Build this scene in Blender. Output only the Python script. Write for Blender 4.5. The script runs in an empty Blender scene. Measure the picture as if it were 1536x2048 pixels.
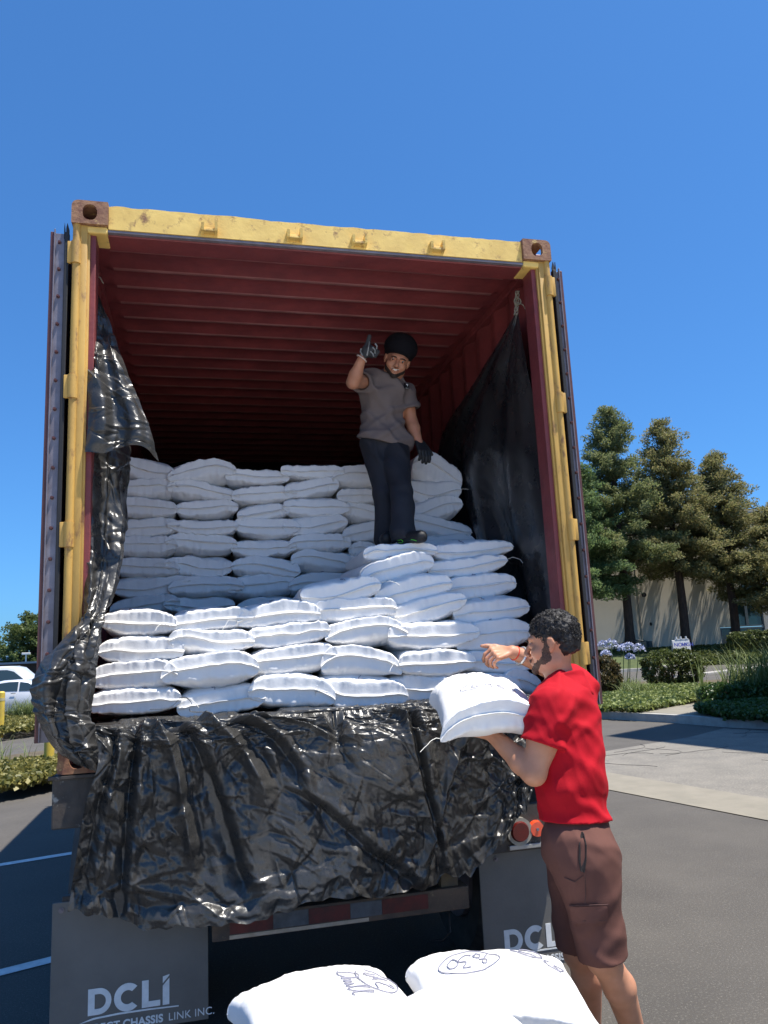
import bpy, bmesh, math, random
import numpy as np
from mathutils import Vector, Matrix
R_ = math.radians
# ------------------------------------------------------------------ camera
CAM = np.array([-.659, -3.528, 1.606]); YAW, PIT, ROL, FL = .244, .179, -.048, 1538.
cf = np.array([math.sin(YAW)*math.cos(PIT), math.cos(YAW)*math.cos(PIT), math.sin(PIT)])
cr = np.array([math.cos(YAW), -math.sin(YAW), 0.]); cu = np.cross(cr, cf)
cr, cu = math.cos(ROL)*cr+math.sin(ROL)*cu, -math.sin(ROL)*cr+math.cos(ROL)*cu
scene = bpy.context.scene
COL = scene.collection
cd = bpy.data.cameras.new('camera'); cam = bpy.data.objects.new('camera', cd); COL.objects.link(cam)
cd.sensor_fit = 'VERTICAL'; cd.sensor_height = 24.; cd.lens = FL/2048*24.; cd.clip_start = .05; cd.clip_end = 3000
M = Matrix([[cr[i], cu[i], -cf[i], CAM[i]] for i in range(3)]+[[0, 0, 0, 1]])
cam.matrix_world = M
scene.camera = cam
scene.render.resolution_x, scene.render.resolution_y = 768, 1024
# ------------------------------------------------------------------ light
SUN = np.array([.311, -.165, 1.]); SUN /= np.linalg.norm(SUN)          # towards the sun
w = bpy.data.worlds.new('World'); scene.world = w; w.use_nodes = True
nt = w.node_tree; bg = nt.nodes['Background']
sky = nt.nodes.new('ShaderNodeTexSky'); sky.sky_type = 'NISHITA'; sky.sun_disc = False
sky.sun_elevation = math.asin(SUN[2]); sky.sun_rotation = math.atan2(SUN[0], SUN[1])
sky.air_density = 1.0; sky.dust_density = 1.0; sky.ozone_density = 6.; sky.altitude = 300
m1_ = nt.nodes.new('ShaderNodeVectorMath'); m1_.operation = 'SCALE'; m1_.inputs[3].default_value = .15; nt.links.new(sky.outputs[0], m1_.inputs[0])
gm_ = nt.nodes.new('ShaderNodeGamma'); gm_.inputs[1].default_value = .78; nt.links.new(m1_.outputs[0], gm_.inputs[0])
m2_ = nt.nodes.new('ShaderNodeVectorMath'); m2_.operation = 'MULTIPLY'; m2_.inputs[1].default_value = (.180/.15, .378/.15, .59/.15); nt.links.new(gm_.outputs[0], m2_.inputs[0])
nt.links.new(m2_.outputs[0], bg.inputs[0]); bg.inputs[1].default_value = .15
sd = bpy.data.lights.new('sun', 'SUN'); sun = bpy.data.objects.new('sun', sd); COL.objects.link(sun)
sd.energy = 4.3; sd.angle = R_(.53); sd.color = (1., .945, .86)
sun.rotation_euler = Vector(SUN).to_track_quat('Z', 'Y').to_euler(); sun.location = (3, -3, 12)
vs = scene.view_settings; vs.view_transform = 'Standard'; vs.look = 'None'; vs.gamma = 1; vs.use_curve_mapping = False
vs.exposure = 0.95
scene.cycles.max_bounces = 8
# ------------------------------------------------------------------ projection helpers (photo pixels -> points at a real distance)
def ray(px, py): return cf+(px-768)/FL*cr-(py-1024)/FL*cu
def atD(px, py, d): return CAM+ray(px, py)*d
def atY(px, py, Y): d = ray(px, py); return CAM+d*(Y-CAM[1])/d[1]
def atX(px, py, X): d = ray(px, py); return CAM+d*(X-CAM[0])/d[0]
def atZ(px, py, Z=0.): d = ray(px, py); return CAM+d*(Z-CAM[2])/d[2]
# ------------------------------------------------------------------ numpy noise
def _h(ix, iy, iz, s=0):
    n = (ix.astype(np.int64)*374761393+iy.astype(np.int64)*668265263+iz.astype(np.int64)*2147483647+s*974634777) & 0xffffffff
    n = ((n ^ (n >> 13))*1274126177) & 0xffffffff
    n = ((n ^ (n >> 15))*2246822519) & 0xffffffff
    return ((n ^ (n >> 16)) & 0xffffff)/float(0xffffff)
def vnoise(p, s=0):
    p = np.asarray(p, float); i = np.floor(p); f = p-i; f = f*f*f*(f*(f*6-15)+10); r = 0
    for a in (0, 1):
        for b in (0, 1):
            for c in (0, 1):
                r = r+_h(i[..., 0]+a, i[..., 1]+b, i[..., 2]+c, s)*(f[..., 0] if a else 1-f[..., 0])*(f[..., 1] if b else 1-f[..., 1])*(f[..., 2] if c else 1-f[..., 2])
    return r*2-1
def fbm(p, s=0, o=3):
    r = 0; a = 1.
    for k in range(o): r = r+a*vnoise(p*2.03**k, s+k*7); a *= .5
    return r
def voro(x, y, s=0):                                                     # F1, F2 of a jittered grid
    ix, iy = np.floor(x), np.floor(y); d1 = np.full(x.shape, 9.); d2 = d1.copy(); z = np.zeros_like(ix)
    for a in (-1, 0, 1):
        for b in (-1, 0, 1):
            cx = ix+a+_h(ix+a, iy+b, z, s); cy = iy+b+_h(ix+a, iy+b, z, s+5)
            d = np.hypot(x-cx, y-cy); m = d < d1
            d2 = np.where(m, d1, np.minimum(d2, d)); d1 = np.where(m, d, d1)
    return d1, d2
def facet(x, y, s=0):                                                    # crumple: linear facets with sharp creases (random values on a sheared lattice)
    sk = (x+y)*.366; xs, ys = x+sk, y+sk; i, j = np.floor(xs), np.floor(ys); fx, fy = xs-i, ys-j; z = np.zeros_like(i)
    v00 = _h(i, j, z, s); v11 = _h(i+1, j+1, z, s); v10 = _h(i+1, j, z, s); v01 = _h(i, j+1, z, s)
    return np.where(fx > fy, v00+(v10-v00)*fx+(v11-v10)*fy, v00+(v01-v00)*fy+(v11-v01)*fx)*2-1
# ------------------------------------------------------------------ materials
MAT = {}
def mat(name, c1, rough=.6, c2=None, scale=5., c3=None, scale3=20., cut3=(.6, .7), metal=0., spec=.5, bump=0., bscale=60., coat=0., rough2=None, sss=0., sheen=0., stretch=None, island=0., transl=0., contrast=(.35, .65), detail=5.):
    if name in MAT: return MAT[name]
    m = bpy.data.materials.new(name); m.use_nodes = True; n = m.node_tree.nodes; l = m.node_tree.links
    b = n['Principled BSDF']; b.inputs['Roughness'].default_value = rough; b.inputs['Metallic'].default_value = metal
    b.inputs['Specular IOR Level'].default_value = spec
    if coat: b.inputs['Coat Weight'].default_value = coat; b.inputs['Coat Roughness'].default_value = .12
    if sss: b.inputs['Subsurface Weight'].default_value = sss; b.inputs['Subsurface Radius'].default_value = (.012, .005, .003); b.inputs['Subsurface Scale'].default_value = 1.
    if sheen: b.inputs['Sheen Weight'].default_value = sheen
    tc = n.new('ShaderNodeTexCoord'); mp = n.new('ShaderNodeMapping'); l.new(tc.outputs['Object'], mp.inputs[0])
    if stretch: mp.inputs['Scale'].default_value = stretch
    def noise(sc, det=detail, rg=.6):
        t = n.new('ShaderNodeTexNoise'); t.inputs['Scale'].default_value = sc; t.inputs['Detail'].default_value = det; t.inputs['Roughness'].default_value = rg
        l.new(mp.outputs[0], t.inputs['Vector']); return t
    def ramp(src, a, bb):
        r = n.new('ShaderNodeMapRange'); r.inputs[1].default_value = a; r.inputs[2].default_value = bb; l.new(src, r.inputs[0]); return r.outputs[0]
    def mix(fac, a, bcol):
        x = n.new('ShaderNodeMix'); x.data_type = 'RGBA'; l.new(fac, x.inputs[0])
        if isinstance(a, tuple): x.inputs[6].default_value = (*a, 1)
        else: l.new(a, x.inputs[6])
        x.inputs[7].default_value = (*bcol, 1); return x.outputs[2]
    col = c1
    if c2:
        if island:
            g = n.new('ShaderNodeNewGeometry'); fac = g.outputs['Random Per Island']
        else: fac = ramp(noise(scale).outputs[0], *contrast)
        col = mix(fac, col, c2)
    if c3: f3 = ramp(noise(scale3, 8, .7).outputs[0], *cut3); col = mix(f3, col, c3)
    if isinstance(col, tuple): b.inputs['Base Color'].default_value = (*col, 1)
    else: l.new(col, b.inputs['Base Color'])
    if rough2 is not None:
        f = ramp(noise(scale*2.3).outputs[0], .35, .65); r = n.new('ShaderNodeMapRange'); l.new(f, r.inputs[0]); r.inputs[3].default_value = rough; r.inputs[4].default_value = rough2; l.new(r.outputs[0], b.inputs['Roughness'])
    if bump:
        bp = n.new('ShaderNodeBump'); bp.inputs['Strength'].default_value = 1.; bp.inputs['Distance'].default_value = bump
        l.new(noise(bscale, 6, .6).outputs[0], bp.inputs['Height']); l.new(bp.outputs[0], b.inputs['Normal'])
    if transl:
        tl = n.new('ShaderNodeBsdfTranslucent'); ms = n.new('ShaderNodeMixShader'); ms.inputs[0].default_value = transl
        if isinstance(col, tuple): tl.inputs[0].default_value = (*col, 1)
        else: l.new(col, tl.inputs[0])
        l.new(b.outputs[0], ms.inputs[1]); l.new(tl.outputs[0], ms.inputs[2]); l.new(ms.outputs[0], n['Material Output'].inputs[0])
    MAT[name] = m; return m
# ------------------------------------------------------------------ object helpers
def npmesh(name, V, F, m=None, smooth=True):
    V = np.asarray(V, np.float32).reshape(-1, 3); F = np.asarray(F, np.int32); k = F.shape[1]
    me = bpy.data.meshes.new(name); me.vertices.add(len(V)); me.vertices.foreach_set('co', V.ravel())
    me.loops.add(F.size); me.loops.foreach_set('vertex_index', F.ravel()); me.polygons.add(len(F))
    me.polygons.foreach_set('loop_start', np.arange(0, F.size, k, dtype=np.int32)); me.polygons.foreach_set('loop_total', np.full(len(F), k, np.int32))
    if smooth: me.polygons.foreach_set('use_smooth', np.ones(len(F), bool))
    me.update(calc_edges=True); me.validate()
    if m: me.materials.append(m)
    return me
def put(name, me, parent=None, label=None, cat=None, group=None, kind=None, loc=None):
    o = bpy.data.objects.new(name, me); COL.objects.link(o)
    if parent is not None: o.parent = parent
    if loc is not None: o.location = loc
    if label: o['label'] = label
    if cat: o['category'] = cat
    if group: o['group'] = group
    if kind: o['kind'] = kind
    return o
def thing(name, label, cat, loc=(0, 0, 0), rz=0., group=None, kind=None):
    o = put(name, None, None, label, cat, group, kind, loc); o.rotation_euler = (0, 0, rz); o.empty_display_size = .1; return o
class MB:                                                                # collects simple solids into one mesh
    def __init__(s): s.bm = bmesh.new()
    def box(s, lo, hi, bev=0., rot=None, piv=None):
        lo, hi = np.minimum(lo, hi), np.maximum(lo, hi)
        r = bmesh.ops.create_cube(s.bm, size=1.); vs_ = r['verts']; c = (lo+hi)/2; d = hi-lo
        for v in vs_: v.co = Vector([c[i]+v.co[i]*d[i] for i in range(3)])
        if bev:
            es = list({e for v in vs_ for e in v.link_edges}); rr = bmesh.ops.bevel(s.bm, geom=es, offset=bev, segments=2, affect='EDGES', profile=.5); vs_ = list({v for f in rr['faces'] for v in f.verts}|{v for v in vs_ if v.is_valid})
        if rot is not None:
            p = Vector(piv if piv is not None else c)
            for v in vs_: v.co = rot@(v.co-p)+p
        return s
    def cyl(s, a, b, r, r2=None, n=16, cap=True):
        a, b = Vector(a), Vector(b); d = b-a; q = d.to_track_quat('Z', 'Y').to_matrix().to_4x4()
        bmesh.ops.create_cone(s.bm, cap_ends=cap, segments=n, radius1=r, radius2=r if r2 is None else r2, depth=d.length, matrix=Matrix.Translation((a+b)/2)@q); return s
    def tube(s, pts, r, n=6):
        pts = [Vector(p) for p in pts]; rings = []; up = Vector((.13, .21, .97))
        for i, p in enumerate(pts):
            t = (pts[min(i+1, len(pts)-1)]-pts[max(i-1, 0)]).normalized(); a = t.cross(up)
            if a.length < .05: a = t.cross(Vector((1, 0, 0)))
            a.normalize(); b_ = t.cross(a); rr = r[i] if hasattr(r, '__len__') else r
            rings.append([s.bm.verts.new(p+(a*math.cos(k*6.2832/n)+b_*math.sin(k*6.2832/n))*rr) for k in range(n)])
        for i in range(len(rings)-1):
            for k in range(n): s.bm.faces.new((rings[i][k], rings[i][(k+1) % n], rings[i+1][(k+1) % n], rings[i+1][k]))
        for rg in (rings[0], rings[-1]):
            try: s.bm.faces.new(rg)
            except ValueError: pass
        return s
    def prism(s, pts, off, holes=()):
        # closed outline pts (3-D, planar) extruded by off; optional holes joined by a bridge
        b = s.bm; v0 = [b.verts.new(p) for p in pts]; v1 = [b.verts.new(Vector(p)+Vector(off)) for p in pts]; n = len(pts)
        e0 = [b.edges.new((v0[i], v0[(i+1) % n])) for i in range(n)]; e1 = [b.edges.new((v1[i], v1[(i+1) % n])) for i in range(n)]
        for i in range(n): b.faces.new((v0[i], v0[(i+1) % n], v1[(i+1) % n], v1[i]))
        for h in holes:
            h0 = [b.verts.new(p) for p in h]; h1 = [b.verts.new(Vector(p)+Vector(off)) for p in h]; k = len(h)
            e0 += [b.edges.new((h0[i], h0[(i+1) % k])) for i in range(k)]; e1 += [b.edges.new((h1[i], h1[(i+1) % k])) for i in range(k)]
            for i in range(k): b.faces.new((h0[i], h0[(i+1) % k], h1[(i+1) % k], h1[i]))
        bmesh.ops.triangle_fill(b, use_beauty=True, use_dissolve=False, edges=e0); bmesh.ops.triangle_fill(b, use_beauty=True, use_dissolve=False, edges=e1)
        return s
    def sphere(s, c, r, sc=(1, 1, 1), n=12):
        bmesh.ops.create_uvsphere(s.bm, u_segments=n, v_segments=max(6, n//2+2), radius=r, matrix=Matrix.Translation(c)@Matrix.Diagonal((*sc, 1))); return s
    def mesh(s, name, m, smooth=False, ang=35):
        bmesh.ops.recalc_face_normals(s.bm, faces=s.bm.faces[:])
        me = bpy.data.meshes.new(name); s.bm.to_mesh(me); s.bm.free(); me.materials.append(m)
        if smooth: me.polygons.foreach_set('use_smooth', [True]*len(me.polygons)); me.set_sharp_from_angle(angle=R_(ang))
        return me
    def build(s, name, m, parent=None, smooth=False, **k): return put(name, s.mesh(name, m, smooth), parent, **k)
def cr_interp(Pt, t):                                                    # Catmull-Rom along axis 0
    n = len(Pt)-1; x = np.clip(t, 0, 1)*n; i = np.minimum(np.floor(x).astype(int), n-1); f = (x-i)[:, None, None]
    g = lambda k: Pt[np.clip(k, 0, n)]
    a, b, c, d = g(i-1), g(i), g(i+1), g(i+2)
    a = np.where((i-1 < 0)[:, None, None], 2*b-c, a); d = np.where((i+2 > n)[:, None, None], 2*c-b, d)
    return .5*((2*b)+(c-a)*f+(2*a-5*b+4*c-d)*f*f+(3*b-a-3*c+d)*f**3)
def sheet_grid(ctrl, nu, nv):
    G = np.array(ctrl, float); A = cr_interp(G, np.linspace(0, 1, nu)); return cr_interp(A.transpose(1, 0, 2), np.linspace(0, 1, nv)).transpose(1, 0, 2)
def grid_normals(G):
    du = np.gradient(G, axis=0); dv = np.gradient(G, axis=1); n = np.cross(du, dv); return n/(np.linalg.norm(n, axis=-1, keepdims=True)+1e-9)
def grid_faces(nu, nv, off=0):
    i = np.arange(nu-1)[:, None]*nv+np.arange(nv-1)[None, :]; i = i.ravel()+off
    return np.stack([i, i+1, i+nv+1, i+nv], -1)
# ------------------------------------------------------------------ signed-distance bodies -> one continuous mesh
class SDF:
    def __init__(s, lo, hi, h):
        s.lo = np.array(lo, float); s.h = h; s.n = np.ceil((np.array(hi)-s.lo)/h).astype(int)+1
        s.D = np.full(s.n, .2, np.float32)
    def _sl(s, lo, hi):
        a = np.clip(np.floor((np.array(lo)-s.lo)/s.h).astype(int), 0, s.n-1); b = np.clip(np.ceil((np.array(hi)-s.lo)/s.h).astype(int)+1, 1, s.n)
        if (b <= a).any(): return None, None
        g = np.stack(np.meshgrid(*[(s.lo[i]+np.arange(a[i], b[i])*s.h).astype(np.float32) for i in range(3)], indexing='ij'), -1)
        return tuple(slice(a[i], b[i]) for i in range(3)), g
    def _mix(s, sl, d, k, sub=False):
        A = s.D[sl]
        if sub: A, d = -A, d
        if k > 0: h = np.clip(.5+.5*(A-d)/k, 0, 1); r = A*(1-h)+d*h-k*h*(1-h)
        else: r = np.minimum(A, d)
        s.D[sl] = -r if sub else r
    def cone(s, a, b, r1, r2=None, k=.02, sub=False, flat=None):
        a, b = np.array(a, float), np.array(b, float); r2 = r1 if r2 is None else r2; m = max(r1, r2)+k+.02
        sl, g = s._sl(np.minimum(a, b)-m, np.maximum(a, b)+m)
        if sl is None: return s
        ba = b-a; t = np.clip(((g-a)@ba)/max(ba@ba, 1e-9), 0, 1); d = np.linalg.norm(g-a-t[..., None]*ba, axis=-1)-(r1+(r2-r1)*t); s._mix(sl, d, k, sub); return s
    def chain(s, pts, rs, k=.015):
        for i in range(len(pts)-1): s.cone(pts[i], pts[i+1], rs[i], rs[i+1], k)
        return s
    def ell(s, c, rad, ax=None, k=.02, sub=False):
        c = np.array(c, float); rad = np.array(rad, float); m = rad.max()+k+.02; sl, g = s._sl(c-m, c+m)
        if sl is None: return s
        q = g-c
        if ax is not None: q = q@np.array(ax, float).T
        k0 = np.linalg.norm(q/rad, axis=-1); k1 = np.linalg.norm(q/rad**2, axis=-1)+1e-6; s._mix(sl, k0*(k0-1)/k1, k, sub); return s
    def plane(s, p, n, k=0.):                                            # keep the side n points away from
        sl, g = s._sl(s.lo, s.lo+s.n*s.h); n = np.array(n, float)/np.linalg.norm(n); s._mix(sl, -((g-np.array(p))@n), k, True); return s
    def grid(s): return s._sl(s.lo, s.lo+s.n*s.h)[1]
    def mesh(s, name, m, smooth_it=1, parts=None):
        D = s.D; I = D < 0; n = s.n
        c = np.zeros(n-1, np.int8)
        for a in (0, 1):
            for b in (0, 1):
                for e in (0, 1): c += I[a:n[0]-1+a, b:n[1]-1+b, e:n[2]-1+e]
        act = np.argwhere((c > 0) & (c < 8)); idx = np.full(n-1, -1, np.int32); idx[tuple(act.T)] = np.arange(len(act))
        acc = np.zeros((len(act), 3)); cnt = np.zeros(len(act))
        cs = [(0, 0, 0), (1, 0, 0), (0, 1, 0), (1, 1, 0), (0, 0, 1), (1, 0, 1), (0, 1, 1), (1, 1, 1)]
        for i in range(8):
            for j in range(i+1, 8):
                if sum(abs(cs[i][q]-cs[j][q]) for q in range(3)) != 1: continue
                A = D[tuple((act+cs[i]).T)]; B = D[tuple((act+cs[j]).T)]; mk = (A < 0) != (B < 0); t = np.where(mk, A/np.where(A == B, 1, A-B), 0)[:, None]
                p = np.array(cs[i])+(np.array(cs[j])-np.array(cs[i]))*t; acc += np.where(mk[:, None], p, 0); cnt += mk
        V = s.lo+(act+acc/np.maximum(cnt, 1)[:, None])*s.h; F = []
        for ax in range(3):
            u, v = (ax+1) % 3, (ax+2) % 3; sl0 = [slice(None)]*3; sl1 = [slice(None)]*3; sl0[ax] = slice(0, n[ax]-1); sl1[ax] = slice(1, n[ax])
            X = I[tuple(sl0)] != I[tuple(sl1)]; e = np.argwhere(X); ok = (e[:, u] > 0) & (e[:, v] > 0) & (e[:, u] < n[u]-1) & (e[:, v] < n[v]-1); e = e[ok]
            eu = np.zeros(3, int); eu[u] = 1; ev = np.zeros(3, int); ev[v] = 1
            q = np.stack([idx[tuple(e.T)], idx[tuple((e-eu).T)], idx[tuple((e-eu-ev).T)], idx[tuple((e-ev).T)]], -1)
            fl = I[tuple(e.T)]; q[~fl] = q[~fl][:, ::-1]; F.append(q)
        F = np.concatenate(F)
        for _ in range(smooth_it):
            S = np.zeros_like(V); C_ = np.zeros(len(V))
            for a, b in ((0, 1), (1, 2), (2, 3), (3, 0)):
                for q in range(3): S[:, q] += np.bincount(F[:, a], V[F[:, b], q], len(V))+np.bincount(F[:, b], V[F[:, a], q], len(V))
                C_ += np.bincount(F[:, a], minlength=len(V))+np.bincount(F[:, b], minlength=len(V))
            V = V*.4+.6*S/np.maximum(C_, 1)[:, None]
        return npmesh(name, V, F, m)
def join_np(parts, name, m):
    V = []; F = []; o = 0
    for me in parts:
        v = np.zeros(len(me.vertices)*3, np.float32); me.vertices.foreach_get('co', v); f = np.zeros(len(me.loops), np.int32); me.loops.foreach_get('vertex_index', f)
        V.append(v.reshape(-1, 3)); F.append(f.reshape(-1, 4)+o); o += len(me.vertices)
    return npmesh(name, np.concatenate(V), np.concatenate(F), m)
# foliage: many small leaf faces round given centres
def leaves(C, n, spread, size, seed, aspect=.45, droop=0., out=None):
    r = np.random.default_rng(seed); C = np.repeat(np.asarray(C, float), n, 0); N = len(C)
    p = r.normal(size=(N, 3)); p *= (r.random((N, 1))**.4)/(np.linalg.norm(p, axis=1, keepdims=True)+1e-9); p = C+p*np.asarray(spread)
    a = r.normal(size=(N, 3)); a[:, 2] -= droop
    if out is not None: a += np.repeat(np.asarray(out), n, 0)*1.2
    a /= np.linalg.norm(a, axis=1, keepdims=True); b = np.cross(a, r.normal(size=(N, 3))); b /= np.linalg.norm(b, axis=1, keepdims=True)
    s = size*(.6+.8*r.random((N, 1))); c = np.cross(a, b)
    V = np.stack([p-a*s*.5, p+b*s*aspect*.5+c*s*.08, p+a*s*.5, p-b*s*aspect*.5+c*s*.08], 1).reshape(-1, 3)
    return V, np.arange(N*4).reshape(-1, 4)
def blades(base, n, hgt, wid, spread, seed, lean=.5, seg=4):
    r = np.random.default_rng(seed); V = []; F = []; o = 0
    for b in base:
        for _ in range(n):
            p = np.array(b)+np.array([r.normal()*spread, r.normal()*spread, 0]); az = r.random()*6.283; ln = lean*(.3+r.random()); h = hgt*(.55+.6*r.random()); d = np.array([math.cos(az), math.sin(az), 0]); s_ = np.array([-d[1], d[0], 0])*wid*(.6+.6*r.random())
            for k in range(seg+1):
                t = k/seg; c = p+d*ln*h*t*t+np.array([0, 0, h*(t-.35*ln*t**3)]); ww = s_*(1-t**1.5)+s_*.02; V += [c-ww/2, c+ww/2]
            for k in range(seg): F.append((o+2*k, o+2*k+1, o+2*k+3, o+2*k+2))
            o += 2*(seg+1)
    return np.array(V), np.array(F)
# ================================================================== materials
red = mat('container_red_paint', (.225, .044, .044), .45, (.155, .032, .034), 6, (.38, .18, .15), 30, (.7, .78), bump=.0015, bscale=40, rough2=.6)
yellow = mat('yellow_paint', (.86, .60, .17), .45, (.68, .45, .12), 6, (.24, .12, .055), 13, (.55, .68), bump=.001, bscale=50, rough2=.7)
ochre = mat('ochre_paint', (.58, .35, .08), .5, (.44, .26, .065), 9, (.18, .08, .04), 18, (.56, .68), bump=.001, bscale=50, rough2=.7, stretch=(1, 1, .35))
rust = mat('rusty_casting', (.32, .17, .09), .75, (.17, .07, .045), 16, (.55, .38, .15), 22, (.58, .66), bump=.003, bscale=60)
maroon = mat('door_maroon', (.115, .04, .035), .5, (.08, .03, .03), 8, bump=.001)
gasket = mat('black_rubber', (.012, .012, .014), .6, bump=.001)
strip = mat('dull_aluminium', (.24, .22, .25), .45, (.17, .15, .17), 14, metal=.35)
steel_black = mat('black_steel', (.035, .034, .034), .5, (.065, .05, .04), 7, (.34, .33, .30), 11, (.57, .66), bump=.002, bscale=50, rough2=.75)
rust_brown = mat('brown_rust', (.13, .055, .03), .8, (.05, .025, .018), 14, (.25, .13, .06), 30, (.6, .7), bump=.003, bscale=60)
flapm = mat('mud_flap_rubber', (.15, .145, .135), .5, (.12, .118, .11), 4, (.14, .14, .14), 45, (.72, .8), bump=.0008, bscale=90)
white_ink = mat('white_ink', (.78, .8, .8), .6, (.66, .68, .68), 30)
tyre_m = mat('tyre_rubber', (.02, .02, .02), .8, (.05, .048, .045), 12, bump=.002)
plastic = mat('black_plastic_sheet', (.026, .026, .0255), .22, (.044, .042, .039), 5, (.15, .14, .12), 9, (.60, .85), bump=.0016, bscale=60, rough2=.36, spec=.5, coat=.08)
bagm = mat('white_woven_sack', (.83, .82, .81), .45, (.77, .77, .77), 7, spec=.45, bump=.0016, bscale=45, rough2=.6)
hemm = mat('sack_hem', (.80, .79, .77), .7, (.72, .70, .66), 30, bump=.0012, bscale=120)
ink = mat('grey_pen_ink', (.20, .20, .26), .6)
floorm = mat('plywood_floor', (.16, .08, .05), .7, (.08, .05, .035), 8, bump=.002)
# ================================================================== ground
asphalt = mat('asphalt', (.090, .081, .070), .85, (.070, .063, .055), 1.1, (.25, .235, .205), 85, (.54, .74), bump=.007, bscale=150)
asphalt_old = mat('old_asphalt', (.19, .175, .15), .9, (.145, .135, .118), 2.6, (.33, .30, .25), 50, (.52, .7), bump=.006, bscale=90)
concrete = mat('concrete', (.235, .212, .168), .85, (.195, .178, .14), 3.5, (.2, .18, .15), 60, (.68, .76), bump=.003, bscale=90)
kerbm = mat('kerb_concrete', (.40, .38, .34), .85, (.30, .28, .25), 5, (.16, .14, .12), 30, (.66, .76), bump=.003, bscale=60)
soil = mat('soil', (.07, .05, .03), .95, (.11, .09, .05), 6, bump=.01, bscale=20)
paint = mat('parking_paint', (.85, .84, .82), .7, (.62, .61, .60), 12, (.1, .1, .1), 50, (.64, .7))
def flat(name, pts, z, m, label, top=False):
    mb = MB(); v = [mb.bm.verts.new((p[0], p[1], z)) for p in pts]; mb.bm.faces.new(v); bmesh.ops.triangulate(mb.bm, faces=mb.bm.faces[:])
    if sum((pts[i][0]*pts[(i+1) % len(pts)][1]-pts[(i+1) % len(pts)][0]*pts[i][1]) for i in range(len(pts))) < 0: bmesh.ops.reverse_faces(mb.bm, faces=mb.bm.faces[:])
    me = bpy.data.meshes.new(name); mb.bm.to_mesh(me); me.materials.append(m)
    return put(name, me, None, label, None, None, 'structure')
flat('ground', [(-600, -600), (600, -600), (600, 600), (-600, 600)], 0, asphalt, 'dark grey asphalt yard round the container')
flat('bounce_slab', [(-40, -45), (40, -45), (40, -3.0), (-40, -3.0)], .012, mat('pale_bounce_slab', (.52, .49, .43), .85, (.44, .41, .36), 2), 'pale concrete apron behind the photographer')  # unseen bright ground, added to bounce sunlight onto the container rear and ceiling
gx = lambda y: 4.26+.235*(5.53-y)
gx2 = lambda y: 3.70+.235*(4.49-y)
flat('old_pavement', [(gx(-8), -8), (16, -8), (12.6, 4.5)]+[tuple(atZ(*p)[:2]) for p in ((1536, 1461), (1448, 1457), (1378, 1475), (1292, 1489), (1211, 1503))]+[(gx(7.4), 7.4)], .004, asphalt_old, 'pale cracked old asphalt beyond the concrete strip')
flat('gutter_strip', [(gx2(-8), -8), (gx(-8), -8), (gx(30), 30), (gx2(30), 30)], .008, concrete, 'pale concrete gutter strip crossing the yard')
def line_mark(a, b, wd, lab):
    a, b = np.array(a), np.array(b); d = (b-a)/np.linalg.norm(b-a); n = np.array([-d[1], d[0]])*wd/2
    return flat('parking_line', [tuple(a-n), tuple(b-n), tuple(b+n), tuple(a+n)], .004, paint, lab)
line_mark((-5.2, 3.02), (-.9, 4.31), .1, 'faded white parking line nearer the front end of the chassis')
line_mark((-5.2, -.03), (-.9, 1.68), .1, 'faded white parking line beside the lettered mud flap')
cr_m = mat('crack_filler', (.03, .03, .032), .9)
rng = random.Random(5)
mb = MB()
for k in range(16):
    x, y = rng.uniform(5, 9), rng.uniform(1.5, 7.5); a = rng.uniform(0, 6.28); pts = []
    for j in range(9): pts.append((x, y, .007)); a += rng.uniform(-.6, .6); x += math.cos(a)*.16; y += math.sin(a)*.13
    mb.tube(pts, .0025, 3)
mb.build('pavement_crack', cr_m, None, kind='stuff', label='thin dark cracks running over the pale old asphalt')
def slab(name, pts, z0, z1, m, label, kind='structure'):
    mb = MB(); mb.prism([(p[0], p[1], z0) for p in pts], (0, 0, z1-z0)); return mb.build(name, m, None, label=label, kind=kind)
g2 = lambda px, py, z=0.: tuple(atZ(px, py, z)[:2])
# right island: soil bed, kerb along its edge, walkway slab
kb = [g2(1100, 1432), g2(1210, 1438), g2(1344, 1446), g2(1456, 1455), g2(1536, 1459), (13.2, 2.)]
ktop = [(a[0]+.17, a[1]+.08) for a in kb]
def strip_prism(name, A, B, z0, z1, m, label):
    mb = MB(); n = len(A); a0 = [mb.bm.verts.new((*p, z0)) for p in A]; a1 = [mb.bm.verts.new((*p, z1)) for p in A]; b0 = [mb.bm.verts.new((*p, z0)) for p in B]; b1 = [mb.bm.verts.new((*p, z1)) for p in B]
    for i in range(n-1):
        for q in ((a0[i], a0[i+1], a1[i+1], a1[i]), (a1[i], a1[i+1], b1[i+1], b1[i]), (b1[i], b1[i+1], b0[i+1], b0[i])): mb.bm.faces.new(q)
    mb.bm.faces.new((a0[0], a1[0], b1[0], b0[0])); mb.bm.faces.new((a0[-1], a1[-1], b1[-1], b0[-1]))
    return mb.build(name, m, None, label=label, kind='structure')
strip_prism('kerb', kb, ktop, 0, .15, kerbm, 'pale concrete kerb in front of the green planting')
bedR = ktop+[(24, 8), g2(1536, 1362), g2(1417, 1367), g2(1297, 1369), g2(1180, 1378), g2(1100, 1385)]
slab('planting_bed', bedR, 0, .12, soil, 'raised soil bed behind the right kerb')
slab('walkway', [ktop[2], (ktop[2][0]*.35+ktop[3][0]*.65, ktop[2][1]*.35+ktop[3][1]*.65), g2(1400, 1418, .15), g2(1452, 1397, .15), g2(1520, 1380, .15), g2(1560, 1366, .15), g2(1500, 1366, .15), g2(1443, 1396, .15), g2(1350, 1410, .15), g2(1283, 1424, .15)], .06, .152, concrete, 'pale concrete walkway cutting through the planting')
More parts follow.
